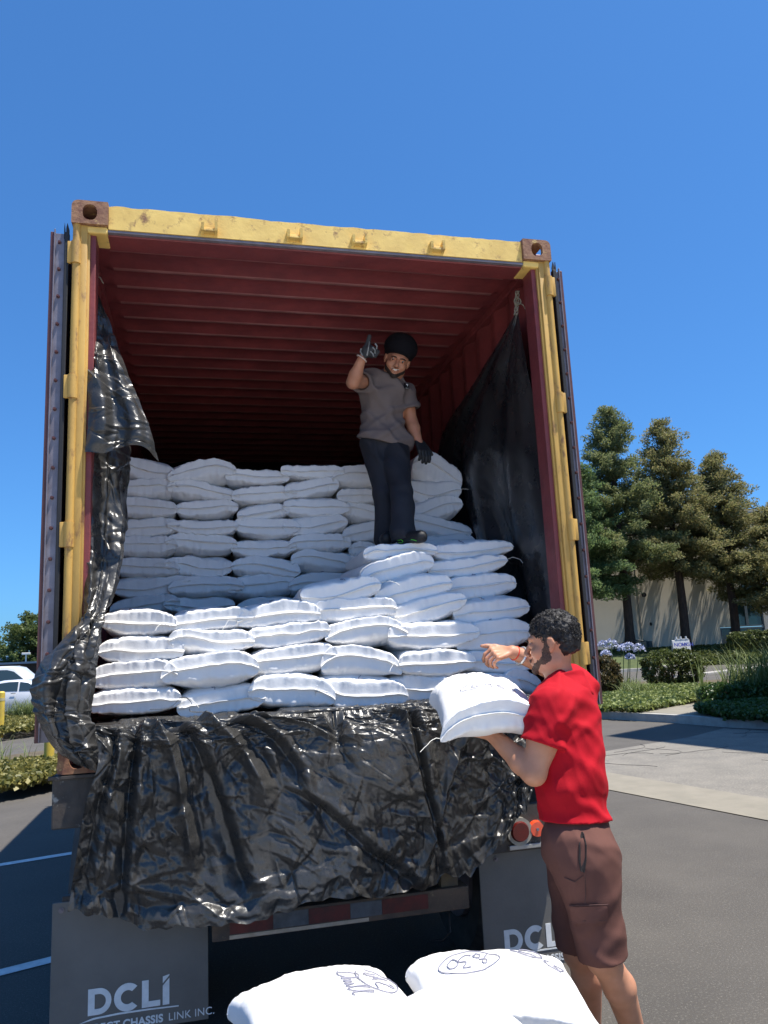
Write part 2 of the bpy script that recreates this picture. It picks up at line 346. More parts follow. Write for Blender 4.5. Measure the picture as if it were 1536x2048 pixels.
# far side of the road
def dl(px, d): return tuple((CAM+ray(px, 1280)*d)[:2])
k2 = [g2(1130, 1352), g2(1290, 1342), g2(1412, 1327), g2(1536, 1313), g2(1700, 1296)]
k2b = [(a[0]+.1, a[1]+.35) for a in k2]
strip_prism('kerb', k2, k2b, 0, .15, kerbm, 'far pale kerb below the tall trees')
m1 = [g2(1350, 1354), g2(1417, 1349), g2(1536, 1334), g2(1640, 1322)]
strip_prism('kerb', m1, [(a[0]+.1, a[1]+.7) for a in m1], 0, .06, kerbm, 'low concrete line across the far road')
berm = mat('ivy_ground', (.035, .055, .015), .8, (.07, .09, .02), 3, bump=.03, bscale=8)
mb = MB(); fr = [mb.bm.verts.new((*p, .13)) for p in k2b]; bk = [mb.bm.verts.new((*dl(x, 54), .95)) for x in (1080, 1290, 1420, 1560, 1720)]
md = [mb.bm.verts.new((*dl(x, 47), .8)) for x in (1090, 1290, 1420, 1550, 1710)]
for i in range(4): mb.bm.faces.new((fr[i], fr[i+1], md[i+1], md[i])); mb.bm.faces.new((md[i], md[i+1], bk[i+1], bk[i]))
mb.build('terrain', berm, None, kind='structure', label='low green bank rising to the building wall')
# left beds
kl = [g2(-60, 1586), g2(0, 1577), g2(60, 1567), g2(110, 1558), g2(180, 1546)]
strip_prism('kerb', kl, [(a[0]-.04, a[1]+.17) for a in kl], 0, .14, kerbm, 'kerb of the near ivy bed by the rusty corner')
bl = [(a[0]-.04, a[1]+.17) for a in kl]
slab('planting_bed', bl+[g2(180, 1498), g2(110, 1512), g2(60, 1518), g2(0, 1527), g2(-60, 1535)], 0, .12, soil, 'narrow soil bed left of the container')
kl2 = [g2(-60, 1480), g2(0, 1472), g2(60, 1463), g2(110, 1455), g2(200, 1440)]
strip_prism('kerb', kl2, [(a[0]-.03, a[1]+.17) for a in kl2], 0, .14, kerbm, 'kerb of the farther bed with the fountain grass')
slab('planting_bed', [(a[0]-.03, a[1]+.17) for a in kl2]+[g2(200, 1405), g2(110, 1412), g2(0, 1428), g2(-60, 1436)], 0, .12, soil, 'farther soil bed left of the container')
# ================================================================== container
HW = 1.219; ZB = 1.17; ZT = ZB+2.591; LEN = 6.058; FZ = ZB+.165
ct = thing('shipping_container', 'open red shipping container with yellow rear frame, filled with white sacks', 'shipping container', (0, 0, ZB))
def cput(name, mb, m, parent=None, smooth=False, **k):
    me = mb.mesh(name, m, smooth); me.transform(Matrix.Translation((0, 0, -ZB))); return put(name, me, parent or ct, **k)
# side panels: vertical corrugation
def corr(y, pitch=.278, dep=.036):
    f = np.mod(y, pitch)/pitch; return dep*np.clip(np.minimum(f, 1-f)*6-.75+.2, 0, 1)
for sx in (-1, 1):
    ys = []; y = .14
    while y < LEN-.1: ys += [y, y+.07, y+.139, y+.209]; y += .278
    pr = []
    for i in range(0, len(ys), 4):
        a = ys[i]; pr += [(a, 0), (a+.07, 0), (a+.139, .036), (a+.209, .036)]
    pr = np.array(pr); V = []; n = len(pr)
    for z in (ZB+.16, ZT-.08):
        for th in (0, .003):
            for (yy, d) in pr: V.append((sx*(HW-.045+d+th), yy, z))
    F = []
    for i in range(n-1): F += [(i, i+1, 2*n+i+1, 2*n+i), (n+i, n+i+1, 3*n+i+1, 3*n+i)]
    me = npmesh('side_panel', V, F, red, False); me.transform(Matrix.Translation((0, 0, -ZB))); put('side_panel', me, ct)
    cput('top_rail', MB().box((sx*(HW-.06), .1, ZT-.085), (sx*(HW-.002), LEN-.1, ZT-.02), .006), red)
    cput('bottom_rail', MB().box((sx*(HW-.05), .1, ZB), (sx*(HW-.002), LEN-.1, ZB+.16), .006), red)
    # rear post: yellow J bar outside, red inner face
    X = lambda a, b, y0, y1, z0, z1, bev=.004: MB().box((sx*a, y0, z0), (sx*b, y1, z1), bev)
    post = X(HW-.107, HW-.012, .03, .14, ZB+.118, ZT-.115)
    po = cput('corner_post', post, red)
    jb = MB(); jb.box((sx*(HW-.072), .004, ZB+.118), (sx*(HW-.040), .05, ZT-.118), .004)
    jb.box((sx*(HW-.082), .016, ZB+.118), (sx*(HW-.060), .06, ZT-.118), .002)
    jb.cyl((sx*(HW-.024), .012, ZB+.118), (sx*(HW-.024), .012, ZT-.118), .0185, n=20)
    cput('hinge_bar', jb, ochre, smooth=True)
    for zz in (3.50, 2.845, 2.17, 1.55):
        lug = MB(); lug.cyl((sx*(HW-.022), .008, zz-.055), (sx*(HW-.022), .008, zz+.055), .0225, n=20); lug.box((sx*(HW-.02), .0, zz-.055), (sx*(HW+.016), .018, zz+.055), .004)
        cput('hinge', lug, ochre, smooth=True)
    # corner castings with oval holes
    for zc, sy in ((ZT-.118, 0), (ZB, 0), (ZT-.118, LEN-.178), (ZB, LEN-.178)):
        cst = MB(); x0, x1 = HW-.162, HW; h = .118; r = .03; out = []
        tp = zc > 2
        for (cx, cz, a0, rr) in ((x1-r, zc+h-r if tp else zc+h-.004, 0, r if tp else .004), (x0+.004, zc+h-.004, 90, .004), (x0+.004, zc+.004, 180, .004), (x1-(.004 if tp else r), zc+(.004 if tp else r), 270, .004 if tp else r)):
            for q in range(6): a = R_(a0+q*18); out.append((sx*(cx+rr*math.cos(a)+(0 if a0 in (0, 270) else 0)), sy-.012 if sy == 0 else sy, cz+rr*math.sin(a)))
        hc = ((x0+x1)/2, zc+h*.5); hole = []
        for q in range(20):
            a = q*6.2832/20; hole.append((sx*(hc[0]+.033*np.sign(math.cos(a))*abs(math.cos(a))**.75), sy-.012 if sy == 0 else sy, hc[1]+.040*math.sin(a)))
        cst.prism(out, (0, .022, 0), [hole])
        y0 = sy+.010 if sy == 0 else sy+.022; y1 = sy+.178
        cst.box((sx*x0, y0, zc), (sx*(x0+.018), y1, zc+h)); cst.box((sx*(x0+.018), y0, zc+.001), (sx*(x1-.001), y1, zc+.02)); cst.box((sx*(x0+.018), y0, zc+h-.018), (sx*(x1-.03), y1, zc+h-.001))
        cst.box((sx*(x1-.016), y0, zc+.02), (sx*(x1-.001), y0+.045, zc+h-.03)); cst.box((sx*(x1-.016), y1-.04, zc+.02), (sx*(x1-.001), y1, zc+h-.03))
        cput('corner_casting', cst, rust, label='upper rust-brown corner casting' if tp else 'lower rusty corner casting')
    # fillet under the upper casting
    cput('header_bracket', MB().box((sx*(HW-.16), .006, ZT-.154), (sx*(HW-.045), .15, ZT-.1185), .008), yellow)
    # door folded back 270 degrees along the side
    wd = .084 if sx < 0 else .060
    xo = HW+.008
    z0, z1 = ZB+.13, ZT-.16
    dp = MB(); dp.box((sx*(xo+wd-.016), .012, z0), (sx*(xo+wd), 1.16, z1), .002); dp.box((sx*(xo+.012), .03, z0+.01), (sx*(xo+wd-.016), 1.16, z1-.01))
    for q in range(5): dp.box((sx*(xo+wd), .12+q*.2, z0+.05), (sx*(xo+wd+.012), .22+q*.2, z1-.05), .01)
    do = cput('door', dp, maroon, label='container door swung fully open along the %s side' % ('left' if sx < 0 else 'right'))
    st = MB(); st.box((sx*(xo+.022), .018, z0), (sx*(xo+wd-.017), .0305, z1-.004), .001); st.box((sx*(xo+wd-.022), .006, z0), (sx*(xo+wd-.0165), .018, z1+.012), .001)
    cput('retainer_strip', st, strip, do)
    gk = MB()
    gk.box((sx*(xo+.002), .004, z0), (sx*(xo+.021), .034, z1+.0), .003)
    for (xa, xb) in ((xo+.002, xo+.016), (xo+.020, xo+.025)):
        gk.prism([(sx*xa, .010, z1-.03), (sx*xb, .010, z1-.03), (sx*xb, .010, z1+.022), (sx*(xa*.35+xb*.65), .010, z1+.05), (sx*xa, .010, z1+.016)], (0, .008, 0))
    cput('gasket', gk, gasket, do)
    for q in range(17):
        zz = z1-.05-q*.135; xc = xo+(.044 if sx < 0 else .034)
        b = MB(); b.cyl((sx*xc, .019, zz), (sx*xc, .007, zz), .0085, .007, n=10); b.cyl((sx*xc, .008, zz), (sx*xc, .003, zz), .004, n=8); cput('bolt', b, maroon, do, smooth=True)
# header: beam with a slightly ragged top lip, cam keepers
hb = MB(); top = []; hr = random.Random(2)
x = -HW+.163; zt = ZT-.012; ztop = [(x, zt)]
while x < HW-.18: x += .035; ztop.append((x, zt+hr.uniform(-.003, .003)+(.004 if x < -.3 else 0)))
ztop.append((HW-.163, zt))
hb.prism([(HW-.163, 0.008, ZT-.128), (-HW+.163, .008, ZT-.128)]+[(a, .008, b) for a, b in ztop], (0, .05, 0))
hd = cput('rear_header', hb, yellow)
cput('header_lip', MB().box((-HW+.15, .012, ZT-.142), (HW-.15, .045, ZT-.1285), .003), strip)
cput('header_soffit', MB().box((-HW+.085, .035, ZT-.150), (HW-.085, .17, ZT-.112), .004), red)
for xk in (-.59, -.175, .155, .57):
    k = MB(); z0 = ZT-.118
    for s_ in (-1, 1):
        k.prism([(xk+s_*.032-.007, .008, z0-.004), (xk+s_*.032-.007, -.030, z0+.008), (xk+s_*.032-.007, -.034, z0+.044+(.012 if s_ > 0 else 0)), (xk+s_*.032-.007, .008, z0+.046)], (.014, 0, 0))
    k.box((xk-.038, -.028, z0+.004), (xk+.038, .008, z0+.014), .002); k.box((xk-.03, -.012, z0+.014), (xk+.03, .008, z0+.03), .002)
    cput('cam_keeper', k, yellow, hd)
# roof: corrugated sheet, ribs run across
V = []; pr = []; y = .17
while y < LEN-.1:
    pr += [(y, 0), (y+.125, 0), (y+.143, -.018), (y+.175, -.018), (y+.197, 0)]; y += .2033
pr = np.array(pr); xs = np.array([-HW+.055, -1.115, -1.085, -.5, 0, .5, 1.085, 1.115, HW-.055]); fade = np.array([0, 0, 1, 1, 1, 1, 1, 0, 0.])
G = np.stack(np.meshgrid(pr[:, 0], xs, indexing='ij')+[np.zeros((len(pr), len(xs)))], -1)[..., [1, 0, 2]]; G[..., 2] = ZT-.040-ZB+pr[:, 1][:, None]*fade
V = np.concatenate([G.reshape(-1, 3), G.reshape(-1, 3)+[0, 0, .003]]); Fq = grid_faces(*G.shape[:2]); rp_ = npmesh('roof_panel', V, np.concatenate([Fq[:, ::-1], Fq+G.shape[0]*G.shape[1]]), red, False); rp_.materials.append(mat('rib_sheen_paint', (.38, .17, .16), .5, (.28, .11, .10), 5, bump=.001)); put('roof_panel', rp_, ct)
nx_ = G.shape[1]-1; mi = np.zeros(len(rp_.polygons), np.int32); k_ = np.arange(len(Fq)); mi[:len(Fq)] = ((k_//nx_) % 5 == 2) & (k_ % nx_ > 1) & (k_ % nx_ < nx_-2); rp_.polygons.foreach_set('material_index', mi)  # paler colour on the rib flats paints in the light they reflect
cput('front_panel', MB().box((-HW+.03, LEN-.06, ZB+.1), (HW-.03, LEN-.02, ZT-.02), .004), red)
cput('floor', MB().box((-HW+.05, .1, ZB+.13), (HW-.05, LEN-.06, FZ), .002), floorm)
cput('rear_sill', MB().box((-HW+.10, .006, ZB+.001), (HW-.10, .098, FZ+.01), .005), red)
for q in range(14):
    cput('cross_member', MB().box((-HW+.055, .4+q*.4, ZB+.01), (HW-.055, .45+q*.4, ZB+.128)), red)
# ================================================================== chassis
ch = thing('trailer_chassis', 'black worn trailer chassis with lettered mud flaps under the container', 'trailer chassis', (0, 0, 0))
bol = MB(); bol.box((-1.235, .004, .955), (1.235, .13, ZB-.004), .006); bol.box((-1.25, -.012, ZB-.02), (-.9, .003, ZB-.0045), .003); bol.build('rear_bolster', steel_black, ch)
for sx in (-1, 1):
    MB().box((sx*.38, .14, .82), (sx*.50, 8.5, 1.12), .006).build('frame_rail', steel_black, ch)
    # rear axle dual tyres behind the flaps
    for y in (.74, 2.0):
        wh = put('wheel', None, ch); wh.empty_display_size = .1
        ty = MB()
        for xa, xb in ((.68, .925), (.955, 1.205)):
            prof = [(xa+.03, .30), (xa, .36), (xa, .46), (xa+.03, .50), (xb-.03, .50), (xb, .46), (xb, .36), (xb-.03, .30)]; rings = []
            for q in range(40):
                a = q*6.2832/40; rings.append([ty.bm.verts.new((sx*p[0], y+p[1]*math.cos(a), .505+p[1]*math.sin(a))) for p in prof])
            for q in range(40):
                for j in range(8): ty.bm.faces.new((rings[q][j], rings[q][(j+1) % 8], rings[(q+1) % 40][(j+1) % 8], rings[(q+1) % 40][j]))
        ty.build('tyre', tyre_m, wh, smooth=True)
        rm = MB(); rm.cyl((sx*.68, y, .505), (sx*1.14, y, .505), .305, n=32); rm.cyl((sx*1.13, y, .505), (sx*1.18, y, .505), .12, .09, n=20); rm.build('rim', strip, wh, smooth=True)
    MB().cyl((-.66*sx, .74 if sx > 0 else 2.0, .505), (.66*sx, .74 if sx > 0 else 2.0, .505), .06).build('axle', steel_black, ch)
    # mud flap and its bracket
    fl = MB(); fl.box((sx*.615, .09, .135), (sx*1.235, .098, .655), .002); fo = fl.build('mud_flap', flapm, ch, label='grey rubber mud flap with white lettering, %s side' % ('left' if sx < 0 else 'right'))
    mb = MB(); mb.box((sx*.60, .098, .62), (sx*1.20, .13, .675), .003).box((sx*.72, .1, .675), (sx*.78, .14, .96)); mb.build('flap_bracket', steel_black, ch)
    for xx in ((.70, 1.19) if sx > 0 else (1.20, .68)):
        b = MB(); b.cyl((sx*xx, .091, .625), (sx*xx, .085, .625), .011, n=12); b.cyl((sx*xx, .086, .625), (sx*xx, .078, .625), .006, n=6); b.build('bolt', strip, fo)
    # tail lamps: round red lamp in a pale rubber ring, small reflector with a screw
    tl = MB().box((sx*.60, .02, .665), (sx*1.02, .05, .87), .004).build('lamp_panel', steel_black, ch)
    redlens = mat('red_lens', (.11, .006, .005), .3, (.07, .005, .004), 40, spec=.4); ringm = mat('pale_lamp_ring', (.36, .34, .28), .6, (.25, .23, .2), 20)
    t = MB(); t.cyl((sx*.795, .021, .755), (sx*.795, .0, .755), .062, n=32); lo_ = t.build('lamp_ring', ringm, tl, smooth=True)
    t = MB(); t.cyl((sx*.795, .0, .755), (sx*.795, -.012, .755), .046, .040, n=32); t.build('tail_light', redlens, tl, smooth=True)
    t = MB(); t.cyl((sx*.882, .021, .757), (sx*.882, -.002, .757), .038, .033, n=32); t.build('reflector', mat('orange_lens', (.75, .07, .02), .2, coat=.6), tl, smooth=True)
    t = MB(); t.cyl((sx*.882, -.002, .757), (sx*.882, -.007, .757), .007, n=8); t.build('screw', strip, tl)
    MB().box((sx*.74, .004, .676), (sx*1.02, .0195, .696), .003).build('trim_strip', mat('pale_steel', (.45, .44, .42), .45, (.3, .29, .27), 12, metal=.4), tl)
# under-ride bumper with reflective tape
bu = MB(); bu.box((-.60, -.02, .462), (.52, .08, .556), .004); bo = bu.build('bumper', mat('rust_streaked_bumper', (.16, .10, .06), .7, (.06, .045, .035), 8, (.3, .2, .1), 16, (.6, .7), bump=.002), ch)
for i, (a, b) in enumerate([(-.53, -.35), (-.35, -.20), (-.20, -.02), (-.02, .12), (.12, .33)]):
    red_t = i % 2 == 0
    MB().box((a+.001, -.0225, .485), (b-.001, -.0205, .545)).build('reflective_tape', mat('tape_red', (.15, .02, .015), .5, (.07, .016, .013), 20) if red_t else mat('tape_white', (.12, .125, .13), .5, (.07, .072, .075), 20), bo)
MB().box((-.53, -.0222, .4655), (.06, -.0205, .480)).build('tape_edge', mat('worn_edge', (.55, .42, .30), .6, (.4, .3, .2), 20), bo)
for xx in (-.45, .40): MB().box((xx, -.0, .556), (xx+.08, .07, .96), .003).build('bumper_post', mat('ochre_steel', (.20, .14, .06), .7, (.07, .05, .04), 9), ch)
hose = MB(); hose.tube([(.44, .05, .46), (.435, .02, .42), (.43, .0, .37), (.40, .03, .33), (.36, .08, .32)], .004); hose.build('hose', gasket, ch)
# ------- mud flap lettering (cut vinyl: thin raised letters)
def arc(cx, cz, r, a0, a1, n=14, sxx=1.): return [(cx+r*sxx*math.cos(R_(a0+(a1-a0)*i/n)), cz+r*math.sin(R_(a0+(a1-a0)*i/n))) for i in range(n+1)]
def letters(x0, z0, s, y):
    # D C L I in heavy capitals, unit height 1; returns prisms
    mb = MB()
    P = lambda pts: [(x0+p[0]*s, y, z0+p[1]*s) for p in pts]
    D = [(0, 0), (.42, 0)]+arc(.42, .5, .5, -90, 90)+[(0, 1)]; Dh = [(.26, .22), (.42, .22)]+arc(.42, .5, .28, -90, 90)+[(.26, .78)]
    mb.prism(P(D), (0, -.0015, 0), [P(Dh)])
    Cc = arc(1.56, .5, .54, 45, 315, 24)+arc(1.56, .5, .27, 310, 50, 20); mb.prism(P(Cc), (0, -.0015, 0))
    mb.prism(P([(2.13, 0), (2.87, 0), (2.87, .22), (2.40, .22), (2.40, 1.04), (2.13, 1.04)]), (0, -.0015, 0))
    mb.prism(P([(2.97, 0), (3.24, 0), (3.24, 1.02), (2.97, .74)]), (0, -.0015, 0)); mb.prism(P([(2.97, .84), (3.24, 1.12), (3.24, 1.16), (2.97, 1.10)]), (0, -.0015, 0))
    sw = [(-.36, -.26), (0.2, -.10), (1.2, -.045), (2.4, -.055), (3.62, -.10), (3.62, -.145), (2.4, -.115), (1.2, -.115), (.3, -.16)]
    mb.prism(P(sw), (0, -.0015, 0)); return mb
def text_mesh(s, size, m, off=0., ext=.0008, name='lettering', sp=1.):
    c = bpy.data.curves.new(name, 'FONT'); c.body = s; c.size = size; c.offset = off; c.extrude = ext; c.space_character = sp; o = bpy.data.objects.new(name, c); COL.objects.link(o)
    dg = bpy.context.evaluated_depsgraph_get(); me = bpy.data.meshes.new_from_object(o.evaluated_get(dg)); bpy.data.objects.remove(o); bpy.data.curves.remove(c); me.materials.clear(); me.materials.append(m); return me
for sx in (-1, 1):
    fo = [o for o in ch.children if o.name.startswith('mud_flap')][0 if sx < 0 else 1]
    xL = -1.09 if sx < 0 else .715
    z0 = .215
    letters(xL, z0, .098, .0895).build('logo', white_ink, fo)
    X_ = xL-.02
    for tx, bold in (('DIRECT ', .0009), ('CHASSIS', .0014), ('LINK INC.', .0)):
        me = text_mesh(tx, .041, white_ink, bold, sp=1.04); w_ = {'DIRECT ': .155, 'CHASSIS': .178, 'LINK INC.': 0}[tx]
        me.transform(Matrix.Translation((X_, .0885, z0-.062))@Matrix.Rotation(R_(90), 4, 'X')); put('lettering', me, fo); X_ += w_
# ================================================================== sacks
def sack_mesh(w, l, h, seed, nu=70, nv=46, bend=0., seamz=.12, rag=1., sag=0., name='sack_body'):
    r = np.random.default_rng(seed); th = np.linspace(-math.pi/2, math.pi/2, nu); ph = np.linspace(-math.pi/2, math.pi/2, nv); V = []; F = []
    sd_ = float(r.random()*90); a1, a2, a3 = r.normal(size=3)
    for side in (1, -1):
        T, Pp = np.meshgrid(th, ph, indexing='ij'); u = np.sin(T); v = np.sign(Pp)*np.abs(np.sin(Pp))**.9
        x = w/2*u*(1-.10*(1-v**4)); y = l/2*v*(1-.045*(1-u**2))
        t = np.cos(T)**.50*np.cos(Pp)**.31
        t *= 1+.07*fbm(np.stack([u*1.4+sd_, v*1.7, 0*u+seed], -1), seed, 2)
        z = side*h/2*t
        # centre line: seam rides high in the middle of the ends and dips at the ears
        zc = h*seamz*(np.abs(v)**6)*(1-u**4)+h*.09*a1*np.sin(u*2.2+a2)*np.abs(v)**5-h*.04*(u**4)*np.abs(v)**8
        zc += -bend*(u**2)*h-sag*(v**2)*h+.05*h*a3*u*v
        # pleats running away from the sewn ends
        e = np.exp(-(1-np.abs(v))/.20); k = np.abs(v)*0
        pl = fbm(np.stack([x*85+sd_+side*3, y*6+k, k+seed*.3], -1), seed+side, 2)*.0030*e+fbm(np.stack([x*20+sd_, y*4, k+side], -1), seed+9, 2)*.0034*e
        wr = fbm(np.stack([(x+y*.35)*11+sd_, (y-x*.3)*7, k+side*2.], -1), seed+3, 3)*.0060
        rd = (1-np.abs(fbm(np.stack([(x-y*.5)*7+sd_, (y+x)*4.2, k+side*2.], -1), seed+5, 2)))**6*.010
        z = z+zc+(pl+wr*.9-rd*side*.6)*rag*np.minimum(1, t*3)
        yb = (fbm(np.stack([x*95+sd_, k+side*4., k+seed], -1), seed+14, 2)*.0036+fbm(np.stack([x*26+sd_, z*20, k+seed], -1), seed+15, 2)*.0017)*np.clip((np.abs(v)-.80)/.15, 0, 1)*np.clip(np.cos(Pp)*6, 0, 1)
        y = y+np.sign(v)*(yb*rag+.010*np.clip((np.abs(v)-.8)/.15, 0, 1)*np.clip(np.cos(Pp)*4, 0, 1))
        V.append(np.stack([x, y, z], -1)); 
    n = nu*nv
    # weld the sides (u=+-1) and close ends with a hem
    Vt, Vb = V; Vb[0], Vb[-1] = Vt[0], Vt[-1]; mid = (Vt[:, [0, -1]]+Vb[:, [0, -1]])/2; Vt[:, [0, -1]] = mid; Vb[:, [0, -1]] = mid
    G = np.concatenate([Vt.reshape(-1, 3), Vb.reshape(-1, 3)]); F = np.concatenate([grid_faces(nu, nv)[:, ::-1], grid_faces(nu, nv, n)])
    me = npmesh(name, G, F, bagm)
    hems = []
    for ei, sgn in ((0, -1), (-1, 1)):
        E_ = mid[:, ei]; m_ = len(E_); wv = fbm(np.stack([np.linspace(0, 9, m_)+sd_, np.zeros(m_), np.full(m_, ei)], -1), seed+20, 2)
        flop = -.35+.5*fbm(np.stack([np.linspace(0, 3, m_)+sd_, np.zeros(m_), np.full(m_, 3.+ei)], -1), seed+31, 1); L = .013*(1+.3*wv)
        rows = []
        for q in range(4): tq = q/3.; rows.append(E_+np.stack([np.zeros(m_), sgn*(tq*L-.006*(q == 0)), flop*L*tq*tq+.0015*wv*tq*3], -1))
        A = np.array(rows); top_, bot_ = A+[0, 0, .0016], A-[0, 0, .0016]; hems.append((np.concatenate([top_.reshape(-1, 3), bot_.reshape(-1, 3)]), np.concatenate([grid_faces(4, m_), grid_faces(4, m_, 4*m_)[:, ::-1], np.array([[3*m_+i, 3*m_+i+1, 7*m_+i+1, 7*m_+i] for i in range(m_-1)])])))
    return me, [npmesh('hem', a, b, hemm) for a, b in hems], (Vt.copy(), th, ph, w, l)
def surf_pt(info, x, y, off=.0034):
    Vt, th, ph, w, l = info; g = Vt; d = (g[..., 0]-x)**2+(g[..., 1]-y)**2; i, j = np.unravel_index(np.argmin(d), d.shape)
    i = min(max(i, 1), g.shape[0]-2); j = min(max(j, 1), g.shape[1]-2); wt = 1/(d[i-1:i+2, j-1:j+2]+2e-6); z = (g[i-1:i+2, j-1:j+2, 2]*wt).sum()/wt.sum(); return (x, y, z+off)
def strokes(info, curves, r=.0012, name='handwriting', m=None):
    mb = MB()
    for c in curves:
        c = np.array(c, float); k = max(2, len(c)*5); cc = cr_interp(c[:, None, :], np.linspace(0, 1, k))[:, 0]
        mb.tube([surf_pt(info, p[0], p[1]) for p in cc], r, 4)
    return mb.mesh(name, m or ink)
STR = mat('sewing_thread', (.70, .68, .62), .8)
def thread(info, seed, end=-1):
    r = random.Random(seed); Vt = info[0]; i = 0 if r.random() < .5 else -1; p = Vt[i, 0 if end < 0 else -1]; pts = [tuple(p)]; d = [(-.012 if i == 0 else .012), end*.01, .004]
    for k in range(6): pts.append(tuple(pts[-1][q]+d[q]+r.uniform(-.005, .005) for q in range(3))); d[2] -= .004
    return MB().tube(pts, .0013, 4).mesh('thread', STR)
def make_sack(c, w, l, h, label, group, rot=(0, 0, 0), seed=0, bend=0., seamz=.12, marks=None, thr=False, rag=1., sag=0., res=1., mr=.0016):
    t = thing('sack', label, 'sack', c, 0, group); t.rotation_euler = rot
    me, hm, info = sack_mesh(w, l, h, seed, int(68*min(res, 1.3)), int(42*res), bend, seamz, rag, sag); put('sack_body', me, t); [put('hem', q, t) for q in hm]
    if marks: put('handwriting', strokes(info, marks(w, l), mr), t)
    if thr: put('thread', thread(info, seed), t)
    return t
def small_mark(kind, seed):
    r = random.Random(seed); ox = r.uniform(-.05, .05)
    def f(w, l):
        y0 = -l*.42; s = .020
        T = {'10': [[(-.5, -1), (-.5, 1)], [(.2, 0), (.6, 1), (1, 0), (.6, -1), (.2, 0)]], '11': [[(-.4, -1), (-.4, 1)], [(.3, -1), (.3, 1)]], '9': [[(.4, .3), (0, .9), (-.4, .4), (0, 0), (.4, .5), (.4, -1)]],
             '7': [[(-.5, .8), (.5, .8), (0, -1)]], '3': [[(-.5, .9), (.4, .6), (-.1, 0), (.5, -.5), (-.5, -.9)]], '2': [[(-.5, .5), (.2, .9), (.4, .3), (-.5, -.9), (.6, -.8)]], '4': [[(-.3, .9), (-.5, 0), (.5, 0)], [(.3, .8), (.2, -.9)]]}[kind]
        return [[(ox+p[0]*s, y0+p[1]*s*1.3) for p in c] for c in T]
    return f
A_ = lambda a: [a[0]/2.56+160, a[1]/2.56+880, a[2]/2.56+160, a[3]/2.56+880]
B_ = lambda a: [a[0]/2.743+640, a[1]/2.743+1000, a[2]/2.743+640, a[3]/2.743+1000]
C_ = lambda a: [a[0]/2.648+640, a[1]/2.648+440, a[2]/2.648+640, a[3]/2.648+440]
NUM = ['first', 'second', 'third', 'fourth', 'fifth', 'sixth', 'seventh', 'eighth', 'ninth']
sid = [100]
SACKS = []
def place(bb, Y, label, group, L=.66, tilt=0., yaw=0., bend=None, seamz=.12, kh=1.12, kw=1.05, mark=None, thr=None, pitch=0.):
    sid[0] += 1; r = random.Random(sid[0]); cx, cy = (bb[0]+bb[2])/2, (bb[1]+bb[3])/2
    c = atY(cx, cy, Y); w = (atY(bb[2], cy, Y)-atY(bb[0], cy, Y))[0]*kw; h = (atY(cx, bb[1], Y)-atY(cx, bb[3], Y))[2]*kh
    wmax = None
    if c[0]+w/2 > 1.15: c[0] = 1.15-w/2
    if c[0]-w/2 < -1.16: c[0] = -1.16+w/2
    t = make_sack((c[0], Y+L/2, c[2]), w, L, h, label, group, (R_(pitch), R_(-tilt+r.uniform(-.8, .8)), R_(yaw+r.uniform(-2, 2))), sid[0], r.uniform(-.10, .04) if bend is None else bend, seamz*r.uniform(-.2, 1.1), small_mark(mark, sid[0]) if mark else None, thr if thr is not None else r.random() < .3)
    return t
BG = 'sacks stacked in the back wall of the load'
back = [
 [(165, 85, 485, 215), (452, 108, 795, 222), (750, 140, 1070, 228), (1025, 115, 1345, 198), (1300, 137, 1600, 245)],
 [(155, 192, 480, 305), (450, 208, 812, 307), (775, 222, 1100, 322), (1050, 188, 1325, 292), (1322, 235, 1600, 330)],
 [(160, 285, 500, 400), (490, 298, 805, 398), (800, 315, 1065, 415), (1055, 283, 1385, 398), (1342, 320, 1610, 420)],
 [(150, 383, 495, 498), (460, 395, 815, 488), (800, 390, 1130, 505), (1050, 377, 1375, 488), (1355, 415, 1620, 525)],
 [(150, 485, 485, 603), (440, 475, 800, 587), (785, 495, 1115, 603), (1075, 478, 1385, 587), (1385, 520, 1640, 625)],
 [(140, 597, 490, 712), (435, 583, 780, 700), (785, 590, 1130, 710), (1080, 570, 1430, 680), (1420, 610, 1660, 700)],
 [(120, 690, 520, 812), (460, 690, 840, 808), (760, 680, 1110, 808), (1080, 676, 1430, 792)],
 [(90, 790, 445, 912), (435, 795, 790, 912), (795, 795, 1140, 915), (1130, 780, 1470, 900)],
]
mk = ['11', '10', '9', '7', '9', '3', '3', '2']
for i, row in enumerate(back):
    for j, b in enumerate(row):
        rn = 'top row' if i == 0 else ('lowest visible row' if i == 7 else NUM[i]+' row from the top')
        tl = -9. if (i, j) == (3, 2) else (2.5 if i == 7 else 0)
        place(A_(b), 1.30+.008*random.Random(i*9+j).uniform(-1, 1), f'white sack, {NUM[j]} from left, {rn} of the shaded back stack', BG, L=.72, tilt=tl, mark=mk[i] if (i+j) % 3 != 2 else None, kh=1.13, kw=1.03)
# shaded column right of the standing man
rc = [((470, 1225, 735, 1450), 1.16, -16, 'crumpled white sack on top of the column right of the standing man', .9),
      ((440, 1370, 735, 1510), 1.14, 3, 'shaded white sack, second in the column right of the standing man', 1.2), ((400, 1458, 745, 1610), 1.12, 5, 'shaded white sack marked 10, third in the column right of the standing man', 1.1),
      ((410, 1565, 780, 1680), 1.08, 0, 'shaded white sack with pointed right end, fourth in the column right of the standing man', 1.1), ((430, 1655, 800, 1770), 1.05, 0, 'shaded white sack, lowest visible in the column right of the standing man', 1.1)]
for (b, Y, tl, lab, kh) in rc: place(C_(b), Y, lab, 'sacks in the shaded right column', L=.66, tilt=tl, kh=kh, mark='10' if 'marked' in lab else None, yaw=4)
place([720, 922, 800, 962], 1.62, 'shaded sack half hidden behind the standing man, set back on the back stack', 'sacks in the shaded right column', L=.6, tilt=8)
